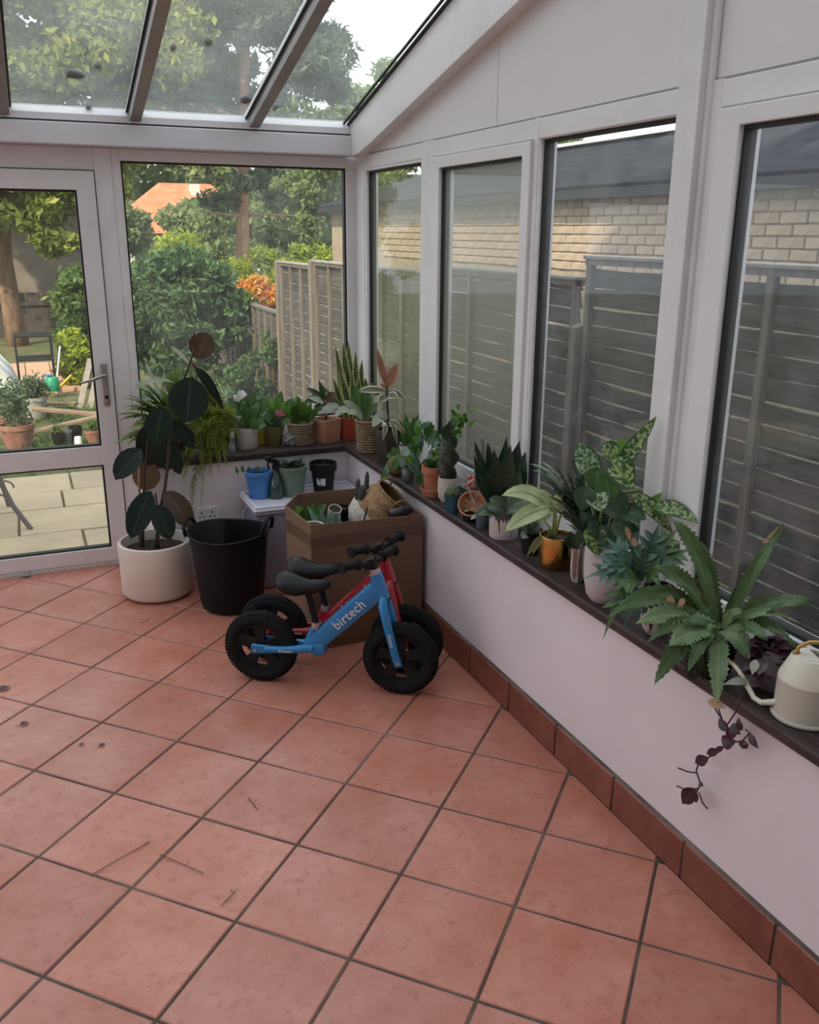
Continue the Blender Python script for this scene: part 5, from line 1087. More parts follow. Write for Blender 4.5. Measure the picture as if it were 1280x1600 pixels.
# f: snake plant in the corner
c = Vector((1.70, -.19, SZ)); e = potted('snake_plant', 'upright snake plant with yellow edged leaves in a red pot in the corner', c, .062, .125, 'taper', mat('red_pot', (.38, .070, .032), .5))
for a in ((545, 655, 524, 540, 15, 0), (548, 655, 536, 535, 17, 0, .02, .03), (552, 655, 544, 532, 16, 0, .03, .05), (556, 655, 556, 548, 15, 0), (560, 655, 566, 562, 15, 0), (550, 655, 530, 575, 14, 3, -.04, -.04), (556, 655, 549, 580, 14, 0, -.05, -.05), (560, 655, 561, 590, 13, 0, -.04, -.04), (541, 655, 520, 590, 12, 2), (564, 655, 575, 600, 12, 0, 0, 0), (545, 655, 500, 600, 9, 6, -.02, -.02)):
    leaf(e, L_snake, c, *a[:6], d0=a[6] if len(a) > 6 else 0, d1=a[7] if len(a) > 7 else 0, shape='sword', fold=.28, face=None, ns=9)
# ------------------------------------------------------------------ plants along the side window board, from the corner towards the camera
c = Vector((1.705, -.50, SZ)); e = empty('jute_pot_plant', c, label='strap leaved plant with pale arching leaves in a tall jute wrapped pot', cat='potted plant', group='potted plants on the window boards'); p = wicker(c, .064, .165, M_jute, e, .86, 12)
MB().tube([c + Vector((.068 * math.cos(i * .3142), .068 * math.sin(i * .3142), .162)) for i in range(21)], .007, 7).build('rope_rim', M_jute, p, smooth=180)
leaves(e, L_pale, c, ((566, 655, 522, 650, 13, 26, 0, -.08), (568, 655, 535, 628, 11, 14, 0, -.04), (570, 655, 596, 612, 10, 10), (566, 655, 545, 648, 12, 14, -.03, -.1)), shape='strap')
leaves(e, L_green, c, ((566, 655, 556, 600, 12, 0), (570, 655, 582, 596, 11, 0), (572, 655, 592, 630, 11, 6, -.02, -.03), (562, 655, 548, 615, 11, 2), (568, 655, 572, 590, 11), (564, 655, 532, 640, 10, 12, .02, .0)), shape='strap')
# variegated rubber plant in a dark bark like pot
c = Vector((1.715, -.745, SZ)); M_drift = mat('dark_bark_pot', (.035, .027, .020), .8, col2=(.10, .08, .06), scale=18, wood=(1, 1, .35), lo=.5, hi=.62, bump=.8, bscale=30); e = potted('variegated_rubber_plant', 'tall variegated plant with cream edged leaves in a dark bark like pot', c, .058, .165, 'straight', M_drift)
stem(e, M_dkstem, [(607, 672), (606, 650), (605, 625), (604, 603)], c, .006)
for a in ((604, 605, 588, 541, 13, 0, 0, .03, 'lance', L_varu), (605, 605, 622, 568, 20, 4, 0, .02, 'ovate', L_varu), (604, 612, 560, 611, 13, 6, 0, -.02, 'oval', L_var), (606, 612, 634, 626, 13, 8, 0, -.02, 'ovate', L_var), (604, 620, 592, 628, 16, 4, -.02, -.06, 'ovate', L_var), (606, 618, 622, 622, 15, 4, -.02, -.07, 'ovate', L_var), (605, 606, 594, 600, 8, 0, 0, -.03, 'oval', L_varu), (604, 616, 576, 620, 9, 4, .02, .02, 'lance', L_var)):
    leaf(e, a[9], c, *a[:6], d0=a[6], d1=a[7], shape=a[8])
leaves(e, L_pale, c, ((605, 655, 582, 668, 17, 18, -.02, -.07), (606, 655, 592, 650, 14, 6, -.02, -.05)), shape='oval')
leaves(e, L_var, c, ((606, 660, 630, 672, 10, 10, -.02, -.05), (606, 662, 640, 690, 9, 18, -.02, -.06), (605, 662, 598, 690, 8, 6, -.05, -.07), (612, 660, 622, 700, 7, 10, -.05, -.06)), shape='lance')
# green pointed succulent in a small white pot
c = Vector((1.785, -.80, SZ)); e = potted('pointed_succulent', 'green pointed succulent in a small white pot against the mullion', c, .036, .09, 'taper', mat('white_ceramic', (.66, .62, .58), .35))
leaves(e, L_green, c, ((636, 695, 622, 655, 13, 0), (638, 695, 634, 646, 14, 0, .0, .0), (640, 695, 648, 650, 13), (642, 695, 662, 662, 12, 2), (634, 695, 616, 672, 11, 3), (640, 695, 655, 645, 11, 0, .01, .01), (638, 695, 640, 664, 14, 0, -.04, -.06), (636, 695, 626, 676, 12, 2, -.04, -.07), (642, 695, 656, 678, 12, 2, -.03, -.06)), shape='ovate', fold=.4)
# kokedama ball with a trailing plant
c = Vector((1.672, -.985, SZ)); e = empty('moss_ball_plant', c, label='mossy brown ball planter with small trailing leaves near the cardboard box', cat='potted plant', group='potted plants on the window boards')
MB().lathe([(0, 0), (.030, .002), (.048, .020), (.054, .046), (.048, .072), (.030, .090), (0, .096)], 20, None, c).build('moss_ball', mat('moss_ball', (.17, .11, .05), .95, col2=(.10, .12, .04), scale=20, bump=.8, bscale=70), e, smooth=180)
for k, a in enumerate(((622, 716, 606, 728, 14, 6), (620, 716, 600, 745, 12, 10), (624, 714, 612, 700, 14, 2), (626, 714, 640, 704, 14, 2), (622, 716, 616, 736, 12, 6, -.05, -.06), (628, 716, 644, 728, 13, 5), (618, 716, 604, 712, 13, 3), (624, 716, 632, 734, 11, 5, -.05, -.06), (605, 735, 596, 752, 9, 2, -.05, -.06))):
    leaves(e, L_blue if k % 2 else L_green, c, (a,), shape='oval')
# small glass jar
c = Vector((1.66, -1.12, SZ)); e = empty('glass_jar', c, label='small clear glass jar beside the mossy ball', cat='jar'); g_ = mat('clear_jar_glass', (.22, .25, .25), .08, trans=.6)
MB().lathe([(0, 0), (.026, 0), (.028, .004), (.028, .055), (.023, .062), (.023, .072), (.021, .072), (.021, .062), (.025, .052), (.025, .006), (0, .004)], 20, None, c).build('jar', g_, e, smooth=40)
MB().lathe([(.0235, .064), (.026, .064), (.026, .070), (.0235, .070)], 20, None, c).build('rim', g_, e, smooth=40)
# blue green succulents
c = Vector((1.755, -1.20, SZ)); e = potted('blue_succulent', 'bushy blue green succulent mass before the second window', c, .06, .075, 'taper', mat('white_ceramic', (.66, .62, .58), .35)); rg = random.Random(21)
for k in range(84):
    a = rg.uniform(0, 6.28); q = rg.uniform(.35, 1.05); u = 664 + 32 * q * math.cos(a); v = 704 + 46 * q * math.sin(a)
    leaf(e, (L_blue, L_green, L_bright, L_blue)[k % 4], c, 664 + 14 * q * math.cos(a), v + 12, u, v - 4, 11, 3, rg.uniform(-.05, .04), rg.uniform(-.07, .03), shape='spoon', ns=5)
# terracotta pot with saucer and an airy tall plant
c = Vector((1.685, -1.355, SZ + .012)); e = potted('terracotta_pot_plant', 'tall airy green plant in a terracotta pot on a saucer', c, .056, .118, 'collar', M_terra)
MB().lathe([(0, -.012), (.050, -.012), (.062, .020), (.058, .022), (.048, -.004), (0, -.004)], 26, None, c).build('saucer', M_terra, e, smooth=35)
for pts in (((680, 735), (690, 700), (705, 668), (722, 648)), ((678, 735), (675, 700), (680, 672)), ((682, 735), (700, 705), (715, 678))): stem(e, M_stem, pts, c, .003)
rg = random.Random(31)
for k in range(70):
    q = rg.random(); u = 684 + 42 * q + rg.uniform(-12, 12); v = 722 - 76 * q + rg.uniform(-10, 10)
    leaf(e, L_bright if k % 3 else L_green, c, u, v, u + rg.uniform(-9, 14), v - rg.uniform(2, 13), 7, 2, rg.uniform(-.02, .03), rg.uniform(-.03, .04), shape='oval', ns=5)
for k in range(12):
    u = 660 + 40 * rg.random(); v = 715 + 18 * rg.random(); leaf(e, L_green, c, 679, 736, u, v, 11, 4, 0, rg.uniform(-.06, .02), shape='oval', ns=6)
# dark spiralling plant in a cream pot
c = Vector((1.70, -1.462, SZ)); M_cream = mat('cream_stoneware', (.56, .50, .43), .6, col2=(.46, .41, .35), scale=20); e = potted('spiral_euphorbia', 'dark twisted column of a plant in a cream pot', c, .044, .105, 'round', M_cream)
P = [facing(699, 748, c), facing(700, 715, c), facing(702, 690, c), facing(702, 662, c)]; v = []; nn = 40
for i in range(nn + 1):
    q = i / nn; p_ = P[0].lerp(P[3], q); rr = .036 * (math.sin(math.pi * min(.97, q * .75 + .22)) ** .7)
    for k in range(12): an = 2 * math.pi * k / 12; r_ = rr * (1 + .34 * math.cos(3 * an + q * 20)); v.append(p_ + Vector((r_ * math.cos(an), r_ * math.sin(an), 0)))
MB().add(v, [(i * 12 + k, i * 12 + (k + 1) % 12, (i + 1) * 12 + (k + 1) % 12, (i + 1) * 12 + k) for i in range(nn) for k in range(12)] + [tuple(nn * 12 + k for k in range(12))]).build('twisted_stem', mat('dark_euphorbia', (.014, .022, .014), .5, col2=(.06, .07, .045), scale=50), e, smooth=180)
for k in range(7): leaf(e, L_dkgreen, c, 699, 690 - 4 * k, 688 + 4 * k, 668 - 2 * k, 9, 2, -.03, -.04, shape='oval', ns=5)
# teal pot with a round cactus
c = Vector((1.652, -1.612, SZ)); e = potted('round_cactus', 'small round cactus in a teal pot on the front of the board', c, .037, .074, 'taper', mat('teal_glaze', (.018, .075, .10), .3))
M_cac = mat('green_cactus', (.045, .075, .035), .7, col2=(.10, .13, .07), scale=40, bump=.4)
def ribbed(c, r, h, n, m, root, nm='cactus_body'):
    v = []; seg = 8
    for i in range(seg + 1):
        q = i / seg; z = h * q; rr = r * math.sin(math.pi * (q * .82 + .18)) ** .6
        for k in range(n * 2): an = math.pi * k / n; r_ = max(.001, rr * (1.06 if k % 2 else .90)); v.append((c.x + r_ * math.cos(an), c.y + r_ * math.sin(an), c.z + z))
    N2 = 2 * n; return MB().add(v, [(i * N2 + k, i * N2 + (k + 1) % N2, (i + 1) * N2 + (k + 1) % N2, (i + 1) * N2 + k) for i in range(seg) for k in range(N2)] + [tuple(seg * N2 + k for k in range(N2))]).build(nm, m, root, smooth=60)
ribbed(c + Vector((0, 0, .062)), .031, .05, 10, M_cac, e)
# grafted red cactus in a white pot behind
c = Vector((1.745, -1.600, SZ)); e = potted('red_moon_cactus', 'grafted cactus with a knobbly pink red top in a white pot', c, .032, .065, 'taper', mat('white_ceramic', (.66, .62, .58), .35))
MB().tube([c + Vector((0, 0, .05)), c + Vector((0, 0, .095))], .013, 8).build('stock', M_cac, e, smooth=60)
M_rc = mat('red_cactus', (.42, .10, .085), .6, col2=(.60, .26, .22), scale=50); rg = random.Random(3)
top = ribbed(c + Vector((0, 0, .085)), .026, .04, 8, M_rc, e, 'red_head')
for k in range(9):
    a = k * .9; z = .09 + .03 * (k % 3) / 2; q = c + Vector((.024 * math.cos(a), .024 * math.sin(a), z)); ribbed(q, .010, .018, 6, M_rc, top, 'red_offset')
# black pot, tilted terracotta bowl
c = Vector((1.668, -1.735, SZ)); e = potted('black_pot', 'low black pot under the tilted terracotta bowl', c, .037, .045, 'taper', M_black, cat='pot')
c = Vector((1.672, -1.745, SZ + .062)); TL = Matrix.Rotation(math.radians(-38), 4, 'Y') @ Matrix.Rotation(math.radians(34), 4, 'X')
e = empty('tilted_bowl', c, label='tilted terracotta bowl with rosette succulents, lying on the black pot', cat='bowl'); p = MB().lathe([(0, -.020), (.030, -.018), (.050, .004), (.056, .020), (.051, .022), (.044, .006), (.03, -.008), (0, -.010)], 28, TL, c).build('bowl', M_terra, e, smooth=40)
for k in range(12):
    a = k * 2.4; q = .012 + .010 * (k % 3); b_ = c + (TL @ Vector((q * math.cos(a), q * math.sin(a), -.002))); t_ = c + (TL @ Vector(((q + .022) * math.cos(a), (q + .022) * math.sin(a), .022))); leaf3(e, L_bright if k % 2 else L_pale, b_, t_, .014, .004, 'spoon', (0, -.3, 1), .3, ns=5)
c = Vector((1.672, -1.832, SZ)); e = potted('blue_grey_pot', 'tiny blue grey pot next to the white drip glazed pot', c, .030, .062, 'taper', mat('blue_grey_glaze', (.07, .095, .115), .4))
leaves(e, L_pale, c, ((752, 806, 735, 812, 7, 6), (754, 806, 748, 790, 7, 2), (752, 806, 762, 796, 7, 2), (750, 806, 742, 800, 7, 3), (745, 800, 735, 772, 4, 2), (736, 774, 730, 758, 4, 2)), shape='oval')
# broad dark snake plant
c = Vector((1.755, -1.86, SZ)); e = potted('broad_snake_plant', 'broad dark green sword leaved plant in a black pot before the third window', c, .062, .10, 'taper', M_black)
for a in ((775, 790, 762, 690, 20, 0, .0, .0), (780, 790, 792, 682, 26, 0, .02, .03), (790, 790, 812, 688, 34, 0, .0, .02), (795, 790, 822, 706, 34, 2, -.02, .0), (772, 790, 741, 688, 14, 2, 0, -.02), (778, 790, 772, 700, 26, 0, -.03, -.04), (785, 790, 798, 694, 30, 0, -.04, -.04), (768, 790, 740, 712, 22, 4, -.03, -.06), (772, 792, 748, 740, 22, 6, -.06, -.12), (800, 790, 812, 730, 24, 2, -.05, -.05), (776, 792, 760, 735, 24, 2, -.06, -.08)):
    leaf(e, L_snaked, c, *a[:6], d0=a[6], d1=a[7], shape='lance' if a[4] > 20 else 'sword', fold=.22, ns=9)
c2 = Vector((1.775, -1.70, SZ)); e = potted('fuzzy_cactus', 'pale fuzzy upright cactus pair against the glass left of the dark sword leaves', c2, .034, .06, 'taper', M_terra)
M_fz = mat('fuzzy_cactus', (.13, .14, .11), .95, col2=(.25, .25, .21), scale=60, bump=.6, bscale=90)
for u, v1, wp in ((752, 682, 10), (741, 694, 5)):
    b_, t_ = facing(u + 4, 782, c2), facing(u, v1, c2); r_ = px(wp, b_) / 2; MB().tube([b_, b_ * .5 + t_ * .5, b_ * .08 + t_ * .92, t_], [r_, r_, r_ * .95, r_ * .4], 10).build('cactus_stem', M_fz, e, smooth=180)
# white drip glazed pot
def dripmat(name, base, drip, z0, z1, sc):
    m, nt, b = _new(name); b.inputs['Roughness'].default_value = .35; tcn = nt.nodes.new('ShaderNodeTexCoord'); mp = nt.nodes.new('ShaderNodeMapping'); mp.inputs['Scale'].default_value = (sc, sc, sc * .06); nt.links.new(tcn.outputs['Object'], mp.inputs[0])
    nz = N(nt, 'ShaderNodeTexNoise', Scale=1.0, Detail=3.0); nt.links.new(mp.outputs[0], nz.inputs[0]); sp = nt.nodes.new('ShaderNodeSeparateXYZ'); nt.links.new(tcn.outputs['Object'], sp.inputs[0])
    mr = N(nt, 'ShaderNodeMapRange'); mr.inputs[1].default_value = z0; mr.inputs[2].default_value = z1; mr.inputs[3].default_value = .35; mr.inputs[4].default_value = .68; nt.links.new(sp.outputs[2], mr.inputs[0])
    lt = N(nt, 'ShaderNodeMath', operation='LESS_THAN'); nt.links.new(nz.outputs[0], lt.inputs[0]); nt.links.new(mr.outputs[0], lt.inputs[1]); nt.links.new(mixcol(nt, lt.outputs[0], base, drip), b.inputs['Base Color']); return m
c = Vector((1.695, -1.958, SZ)); e = potted('drip_glazed_pot_plant', 'white pot with dark dripping glaze and dark trailing leaves', c, .056, .104, 'straight', dripmat('drip_glaze_white', (.52, .48, .47), (.06, .05, .055), .062, .10, 90))
L_mar = leafmat('maranta_leaf', (.035, .060, .030), mid=(.20, .24, .14), band=(.10, .13, .08), transl=.12)
leaves(e, L_mar, c, ((786, 802, 745, 806, 22, 16, -.02, -.09), (788, 802, 765, 778, 24, 6), (790, 802, 818, 784, 26, 8), (788, 802, 760, 792, 20, 8, -.04, -.07), (790, 802, 826, 802, 20, 10, -.02, -.06), (786, 800, 800, 770, 22, 4, .02, .02)), shape='oval')
# black pot and the brass pot with the cream leaved plant
c = Vector((1.70, -2.150, SZ)); e = potted('black_pot_plant', 'black pot with a small dark plant beside the brass pot', c, .043, .084, 'taper', M_black)
leaves(e, L_mar, c, ((828, 838, 812, 818, 22, 4, 0, -.03), (828, 838, 842, 815, 22, 4), (826, 838, 816, 842, 16, 8, -.03, -.07), (830, 838, 832, 812, 20, 2)), shape='oval')
c = Vector((1.709, -2.295, SZ)); e = potted('cream_leaved_plant', 'plant with long cream green leaves in a brass pot', c, .058, .112, 'straight', mat('brushed_brass', (.62, .36, .11), .26, 1, col2=(.50, .28, .08), scale=3))
for pts in (((862, 842), (866, 810), (864, 790)), ((866, 842), (868, 815), (870, 795)), ((868, 842), (873, 815), (878, 800)), ((860, 842), (858, 822), (850, 812))): stem(e, mat('cream_stalk', (.34, .42, .14), .5), pts, c, .0045)
for a in ((866, 800, 783, 775, 30, 34, 0, -.05), (862, 794, 788, 832, 34, 18, -.02, -.10), (868, 796, 835, 765, 18, 10, 0, -.02), (866, 795, 828, 780, 18, 8, .03, .02), (872, 796, 872, 770, 22, 2), (864, 800, 830, 800, 22, 10, .03, .02), (870, 800, 886, 790, 16, 6, 0, .0), (862, 806, 824, 818, 16, 10, -.03, -.06)):
    leaf(e, L_phil, c, *a[:6], d0=(a + (0, 0))[6], d1=(a + (0, 0))[7], shape='ovate', fold=.2, wave=.05)
leaves(e, leafmat('olive_drooping_leaf', (.14, .15, .045), edge=(.30, .24, .10), edgew=.36, transl=.2), c, ((852, 838, 822, 872, 12, 12, -.02, -.05), (848, 838, 832, 868, 10, 8, -.03, -.05)), shape='lance')
# slim cream pot
c = Vector((1.700, -2.445, SZ)); e = potted('slim_cream_pot', 'slim cream pot with brown brush lines between the brass and the white pot', c, .024, .118, 'round', dripmat('brush_lines', (.55, .50, .45), (.18, .11, .09), -.4, .9, 60))
leaves(e, L_dkgreen, c, ((898, 858, 890, 830, 14, 3), (898, 858, 908, 828, 14, 3), (897, 858, 882, 842, 13, 4), (899, 858, 914, 840, 13, 4)), shape='oval')
# feathery palm
c = Vector((1.76, -2.42, SZ)); e = potted('feathery_palm', 'feathery dark green palm behind the brass pot', c, .055, .10, 'taper', M_black); b0 = c + Vector((0, 0, .09))
for k, (u, v, s, off) in enumerate(((838, 728, 40, 0), (850, 752, 40, -.08), (870, 730, 26, 0), (858, 775, 36, -.12), (895, 718, 20, 0), (915, 735, 20, -.04), (930, 765, 26, -.06), (880, 760, 26, -.08), (900, 770, 22, -.12), (870, 800, 36, -.14), (925, 800, 30, -.12), (888, 740, 20, -.02), (905, 745, 16, -.06), (845, 740, 36, -.04))):
    t_ = facing(u, v, c, off); frond(e, L_dkgreen if k % 3 else L_star2, b0, (b0 + t_) / 2 + Vector((0, 0, px(s, b0))), t_, .060, 34, .16, seed=200 + k)
leaves(e, L_pale, c, ((880, 760, 828, 725, 3, 16, 0, 0), (880, 765, 832, 735, 3, 16, 0, 0), (884, 760, 842, 720, 3, 14, 0, 0)), shape='strap', name='thin_leaf')
# dieffenbachia in the tall white pot
c = Vector((1.690, -2.605, SZ)); e = potted('dieffenbachia', 'tall mottled dieffenbachia in a tall rounded white pot', c, .066, .205, 'egg', mat('matt_white_pot', (.50, .46, .47), .55))
for pts in (((930, 860), (928, 800), (915, 740)), ((936, 860), (940, 800), (948, 740), (958, 720)), ((942, 860), (955, 810), (975, 770), (1000, 765))): stem(e, mat('pale_green_stalk', (.16, .22, .08), .5), pts, c, .006)
for a in ((928, 748, 903, 690, 42, 0, .0, .02, L_diefd), (962, 735, 1026, 650, 26, -6, .0, .02, L_dief), (955, 718, 988, 765, 46, 8, -.04, -.06, L_dief), (965, 715, 938, 702, 40, 4, .0, -.03, L_dief), (960, 712, 992, 695, 34, 4, .02, .02, L_bright), (985, 772, 1052, 835, 26, 16, -.02, -.02, L_dief), (1020, 790, 1092, 818, 28, 14, -.02, -.02, L_dief), (925, 820, 935, 870, 40, 6, -.05, -.09, L_dief), (930, 770, 940, 800, 40, 4, -.05, -.08, L_diefd), (918, 760, 908, 800, 36, 6, -.05, -.08, L_dkgreen), (950, 770, 975, 820, 44, 8, -.03, -.05, L_dkgreen), (945, 740, 955, 790, 40, 4, -.02, -.04, L_green), (970, 800, 1010, 812, 34, 8, -.03, -.05, L_dkgreen), (935, 730, 930, 770, 40, 2, .0, -.02, L_green), (960, 810, 985, 850, 34, 4, -.05, -.07, L_dkgreen), (940, 820, 955, 862, 34, 4, -.05, -.08, L_dkgreen), (1012, 795, 1035, 770, 14, 2, .0, .0, L_bright)):
    leaf(e, a[8], c, *a[:6], d0=a[6], d1=a[7], shape='ovate', fold=.18, wave=.03)
leaves(e, L_dkgreen, c, ((935, 840, 905, 800, 30, 6, -.04, -.06), (938, 835, 918, 830, 34, 8, -.06, -.10), (945, 835, 990, 790, 30, 6, .0, .0), (940, 800, 925, 760, 34, 4, .02, .02), (950, 830, 1000, 830, 28, 10, -.02, -.03), (944, 790, 968, 745, 30, 4, .02, .03), (936, 842, 965, 868, 28, 6, -.06, -.09)), shape='ovate')
leaves(e, L_dry, c, ((978, 822, 986, 850, 9, 2, -.06, -.07), (985, 840, 996, 855, 10, 2, -.06, -.07)), shape='lance')
# blue star fern in a painted cream and navy pot
c = Vector((1.690, -2.86, SZ)); e = potted('blue_star_fern', 'blue green lobed fern in a cream pot with navy drips', c, .045, .142, 'egg', dripmat('cream_navy_drip', (.56, .49, .44), (.015, .016, .035), .004, .105, 45))
def lobed(root, m, c, bu, bv, tu, tv, lobes, wpx, sag, d0, d1):
    """a palmate frond: one blade with side lobes"""
    b = facing(bu, bv, c, d0); t = facing(tu, tv, c, d1); mid = (b + t) / 2 + Vector((0, 0, px(sag, b))); mb = MB(); nh = (_O - b).normalized() + Vector((0, 0, .6)); blade(mb, b, mid, t, px(wpx, b), 'lance', nh, .15)
    for q, sgn, L in lobes:
        p_ = b * (1 - q) ** 2 + mid * 2 * q * (1 - q) + t * q * q; tg = ((mid - b) * (1 - q) + (t - mid) * q).normalized(); sd = tg.cross(nh).normalized() * sgn; tt = p_ + (sd * .8 + tg * .75).normalized() * px(L, b) + Vector((0, 0, -.004)); tt = keep(tt); blade(mb, p_, (p_ + tt) / 2 + Vector((0, 0, .006)), tt, px(wpx * .6, b), 'lance', nh, .15, 6)
    return mb.build('frond', m, root, smooth=180)
LB = ((.45, 1, 34), (.45, -1, 34), (.62, 1, 26), (.62, -1, 26), (.3, 1, 28), (.3, -1, 26))
for k, a in enumerate(((1000, 915, 912, 905, 16, 32, 0, -.10), (1000, 910, 945, 838, 15, 10, 0, -.04), (1000, 915, 925, 868, 16, 20, 0, -.08), (1005, 905, 1030, 818, 18, 8, 0, .02), (1005, 905, 1060, 825, 18, 14, 0, .02), (1005, 910, 985, 850, 18, 8, 0, -.03), (1000, 915, 942, 1000, 18, 60, -.04, -.14), (1000, 920, 975, 985, 17, 36, -.06, -.14), (1005, 915, 960, 925, 18, 30, -.04, -.14), (1010, 905, 1048, 870, 20, 14, -.04, -.04), (1010, 912, 1030, 900, 18, 14, -.06, -.10), (1000, 910, 1010, 860, 20, 8, -.04, -.06), (1008, 905, 1080, 860, 18, 22, 0, .0), (1002, 912, 960, 880, 18, 18, -.03, -.10))):
    lobed(e, (L_star if k in (0, 1, 2) else L_star2 if k % 2 else L_crest), c, *a[:4], LB, a[4], a[5], a[6], a[7])
# crested fern with long wavy toothed fronds
c = Vector((1.695, -3.10, SZ)); e = potted('crested_fern', 'large fern with long toothed wavy fronds overhanging the window board', c, .055, .10, 'taper', M_black)
for a in ((1118, 975, 1050, 812, 26, 60, 0, .02, L_crest), (1130, 980, 1225, 818, 22, 10, 0, .02, L_crest), (1122, 985, 950, 965, 34, 90, 0, -.10, L_crest), (1120, 985, 992, 975, 36, 40, -.02, -.12, L_crestl), (1118, 988, 1022, 1070, 36, 60, -.02, -.16, L_crest), (1120, 990, 1045, 1010, 40, 26, -.04, -.14, L_crestl), (1122, 990, 1120, 1098, 34, 30, -.02, -.17, L_crestl), (1130, 985, 1170, 1030, 36, 24, -.04, -.10, L_crestl), (1132, 978, 1268, 940, 34, 30, .0, -.04, L_crest), (1132, 982, 1248, 1020, 24, 56, .0, -.06, L_crest), (1116, 975, 1020, 885, 30, 40, 0, -.04, L_crest), (1125, 972, 1096, 845, 24, 10, .02, .03, L_crest), (1128, 976, 1190, 880, 22, 14, .02, .02, L_crest), (1118, 980, 1000, 930, 26, 46, .0, -.06, L_crestd), (1130, 985, 1200, 1000, 26, 26, -.02, -.10, L_crest), (1120, 982, 985, 945, 18, 70, .01, -.08, L_crest), (1122, 985, 1010, 1005, 22, 50, -.03, -.14, L_crest), (1126, 972, 1075, 900, 20, 16, .01, .0, L_crestd), (1128, 980, 1160, 955, 20, 14, -.02, -.06, L_crestl), (1132, 980, 1232, 965, 18, 30, -.02, -.05, L_crestl), (1118, 990, 1075, 1050, 24, 36, -.05, -.16, L_crest)):
    leaf(e, a[8], c, *a[:4], a[4] * .85, a[5], d0=a[6], d1=a[7], shape='strap', fold=.40, wave=.20, jag=.15, ns=36, name='frond')
leaves(e, L_dry, c, ((1225, 818, 1190, 848, 12, -14, .02, .02), (1046, 930, 1050, 955, 14, 2, -.06, -.07), (1070, 935, 1060, 950, 10, 3, -.06, -.07), (1105, 1095, 1135, 1108, 16, 3, -.17, -.18)), shape='lance')
# rhipsalis hanging below it
c = Vector((1.668, -3.075, SZ)); e = potted('trailing_rhipsalis', 'mass of thin dark green trailing stems at the board edge under the crested fern', c, .045, .075, 'round', M_black); rg = random.Random(12)
for k in range(46):
    u = 1072 + 56 * rg.random(); P = [facing(1098 + (u - 1098) * .3, 1005, c, -.01), facing(u, 1000 + 14 * rg.random(), c, -.05), facing(u + rg.uniform(-5, 5), 1035, c, -.07), facing(u + rg.uniform(-9, 9), 1048 + 16 * rg.random(), c, -.065)]
    MB().tube(P, [.0022] * 4, 5).build('trailing_stem', mat('rhipsalis_green', (.022, .045, .020), .6), e, smooth=180)
# purple tradescantia
c = Vector((1.765, -3.235, SZ)); e = potted('purple_tradescantia', 'dark purple leaved trailing plant in a grey pot next to the watering can', c, .058, .115, 'round', mat('grey_speckled_pot', (.14, .12, .13), .5)); rg = random.Random(14)
for k in range(80):
    u = 1160 + 80 * rg.random(); v = 990 + 84 * rg.random(); leaf(e, L_purp2 if k % 4 == 0 else L_purple, c, 1200 + (u - 1200) * .4, 1010 + (v - 1010) * .4, u, v, 20, 6, -.02, -.03 - .05 * rg.random(), shape='ovate')
leaves(e, L_purp2, c, ((1205, 1020, 1238, 1060, 34, 10, -.04, -.06), (1195, 1030, 1185, 1055, 18, 4, -.06, -.1), (1190, 1070, 1140, 1065, 20, 10, -.06, -.10)), shape='ovate')
leaves(e, L_pale, c, ((1172, 1065, 1130, 1070, 14, 6, -.08, -.12), (1182, 1030, 1175, 1055, 14, 2, -.08, -.1)), shape='lance')
# its vine hanging over the edge: in front of the low wall
XV = 1.612
def vp(u, v): return at(u, v, x=XV)
for pts in (((1160, 1085), (1150, 1112), (1135, 1135), (1118, 1108), (1121, 1100)), ((1120, 1100), (1132, 1135), (1140, 1150), (1132, 1162), (1128, 1172), (1105, 1185), (1092, 1192), (1088, 1205), (1095, 1225), (1090, 1235), (1084, 1248)), ((1140, 1160), (1160, 1158), (1172, 1145), (1165, 1140)), ((1090, 1208), (1075, 1206), (1060, 1200)), ((1090, 1232), (1075, 1236), (1058, 1228)), ((1092, 1238), (1098, 1255), (1106, 1264))):
    MB().tube([vp(*q) for q in pts], .0022, 5).build('vine_stem', M_pstem, e, smooth=180)
for bu, bv, tu, tv, wd in ((1140, 1142, 1123, 1122, 14), (1145, 1130, 1158, 1148, 16), (1135, 1150, 1158, 1138, 16), (1160, 1142, 1155, 1120, 10), (1134, 1150, 1146, 1162, 20), (1128, 1160, 1152, 1158, 20), (1165, 1158, 1168, 1170, 12), (1172, 1145, 1186, 1170, 11), (1125, 1172, 1104, 1178, 12), (1108, 1184, 1086, 1192, 16), (1130, 1166, 1120, 1176, 8), (1095, 1222, 1100, 1228, 8), (1088, 1232, 1066, 1256, 22), (1091, 1240, 1088, 1255, 8), (1166, 1158, 1160, 1170, 12)):
    b_, t_ = vp(bu, bv), vp(tu, tv); mb = MB(); blade(mb, b_, (b_ + t_) / 2 + Vector((-.008, 0, 0)), t_, px(wd * 1.15, b_), 'lance', (-1, -.4, .3), .2); mb.build('leaf', L_purple, e, smooth=180)
# ------------------------------------------------------------------ watering can
c = Vector((1.722, -3.372, SZ)); M_can = mat('cream_enamel', (.66, .62, .52), .38); e = empty('watering_can', c, label='cream metal watering can with a brass handle at the near end of the board', cat='watering can')
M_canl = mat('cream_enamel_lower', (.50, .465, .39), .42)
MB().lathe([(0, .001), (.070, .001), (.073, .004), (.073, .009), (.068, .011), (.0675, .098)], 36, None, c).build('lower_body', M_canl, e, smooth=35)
MB().lathe([(.0675, .098), (.066, .106), (.045, .153), (.042, .157), (.037, .158), (.034, .1575), (.033, .150), (.05, .11), (.055, .02), (0, .015)], 36, None, c).build('shoulder', M_can, e, smooth=35)
MB().lathe([(.0681, .095), (.0686, .097), (.0681, .099)], 36, None, c).build('seam', M_canl, e, smooth=180)
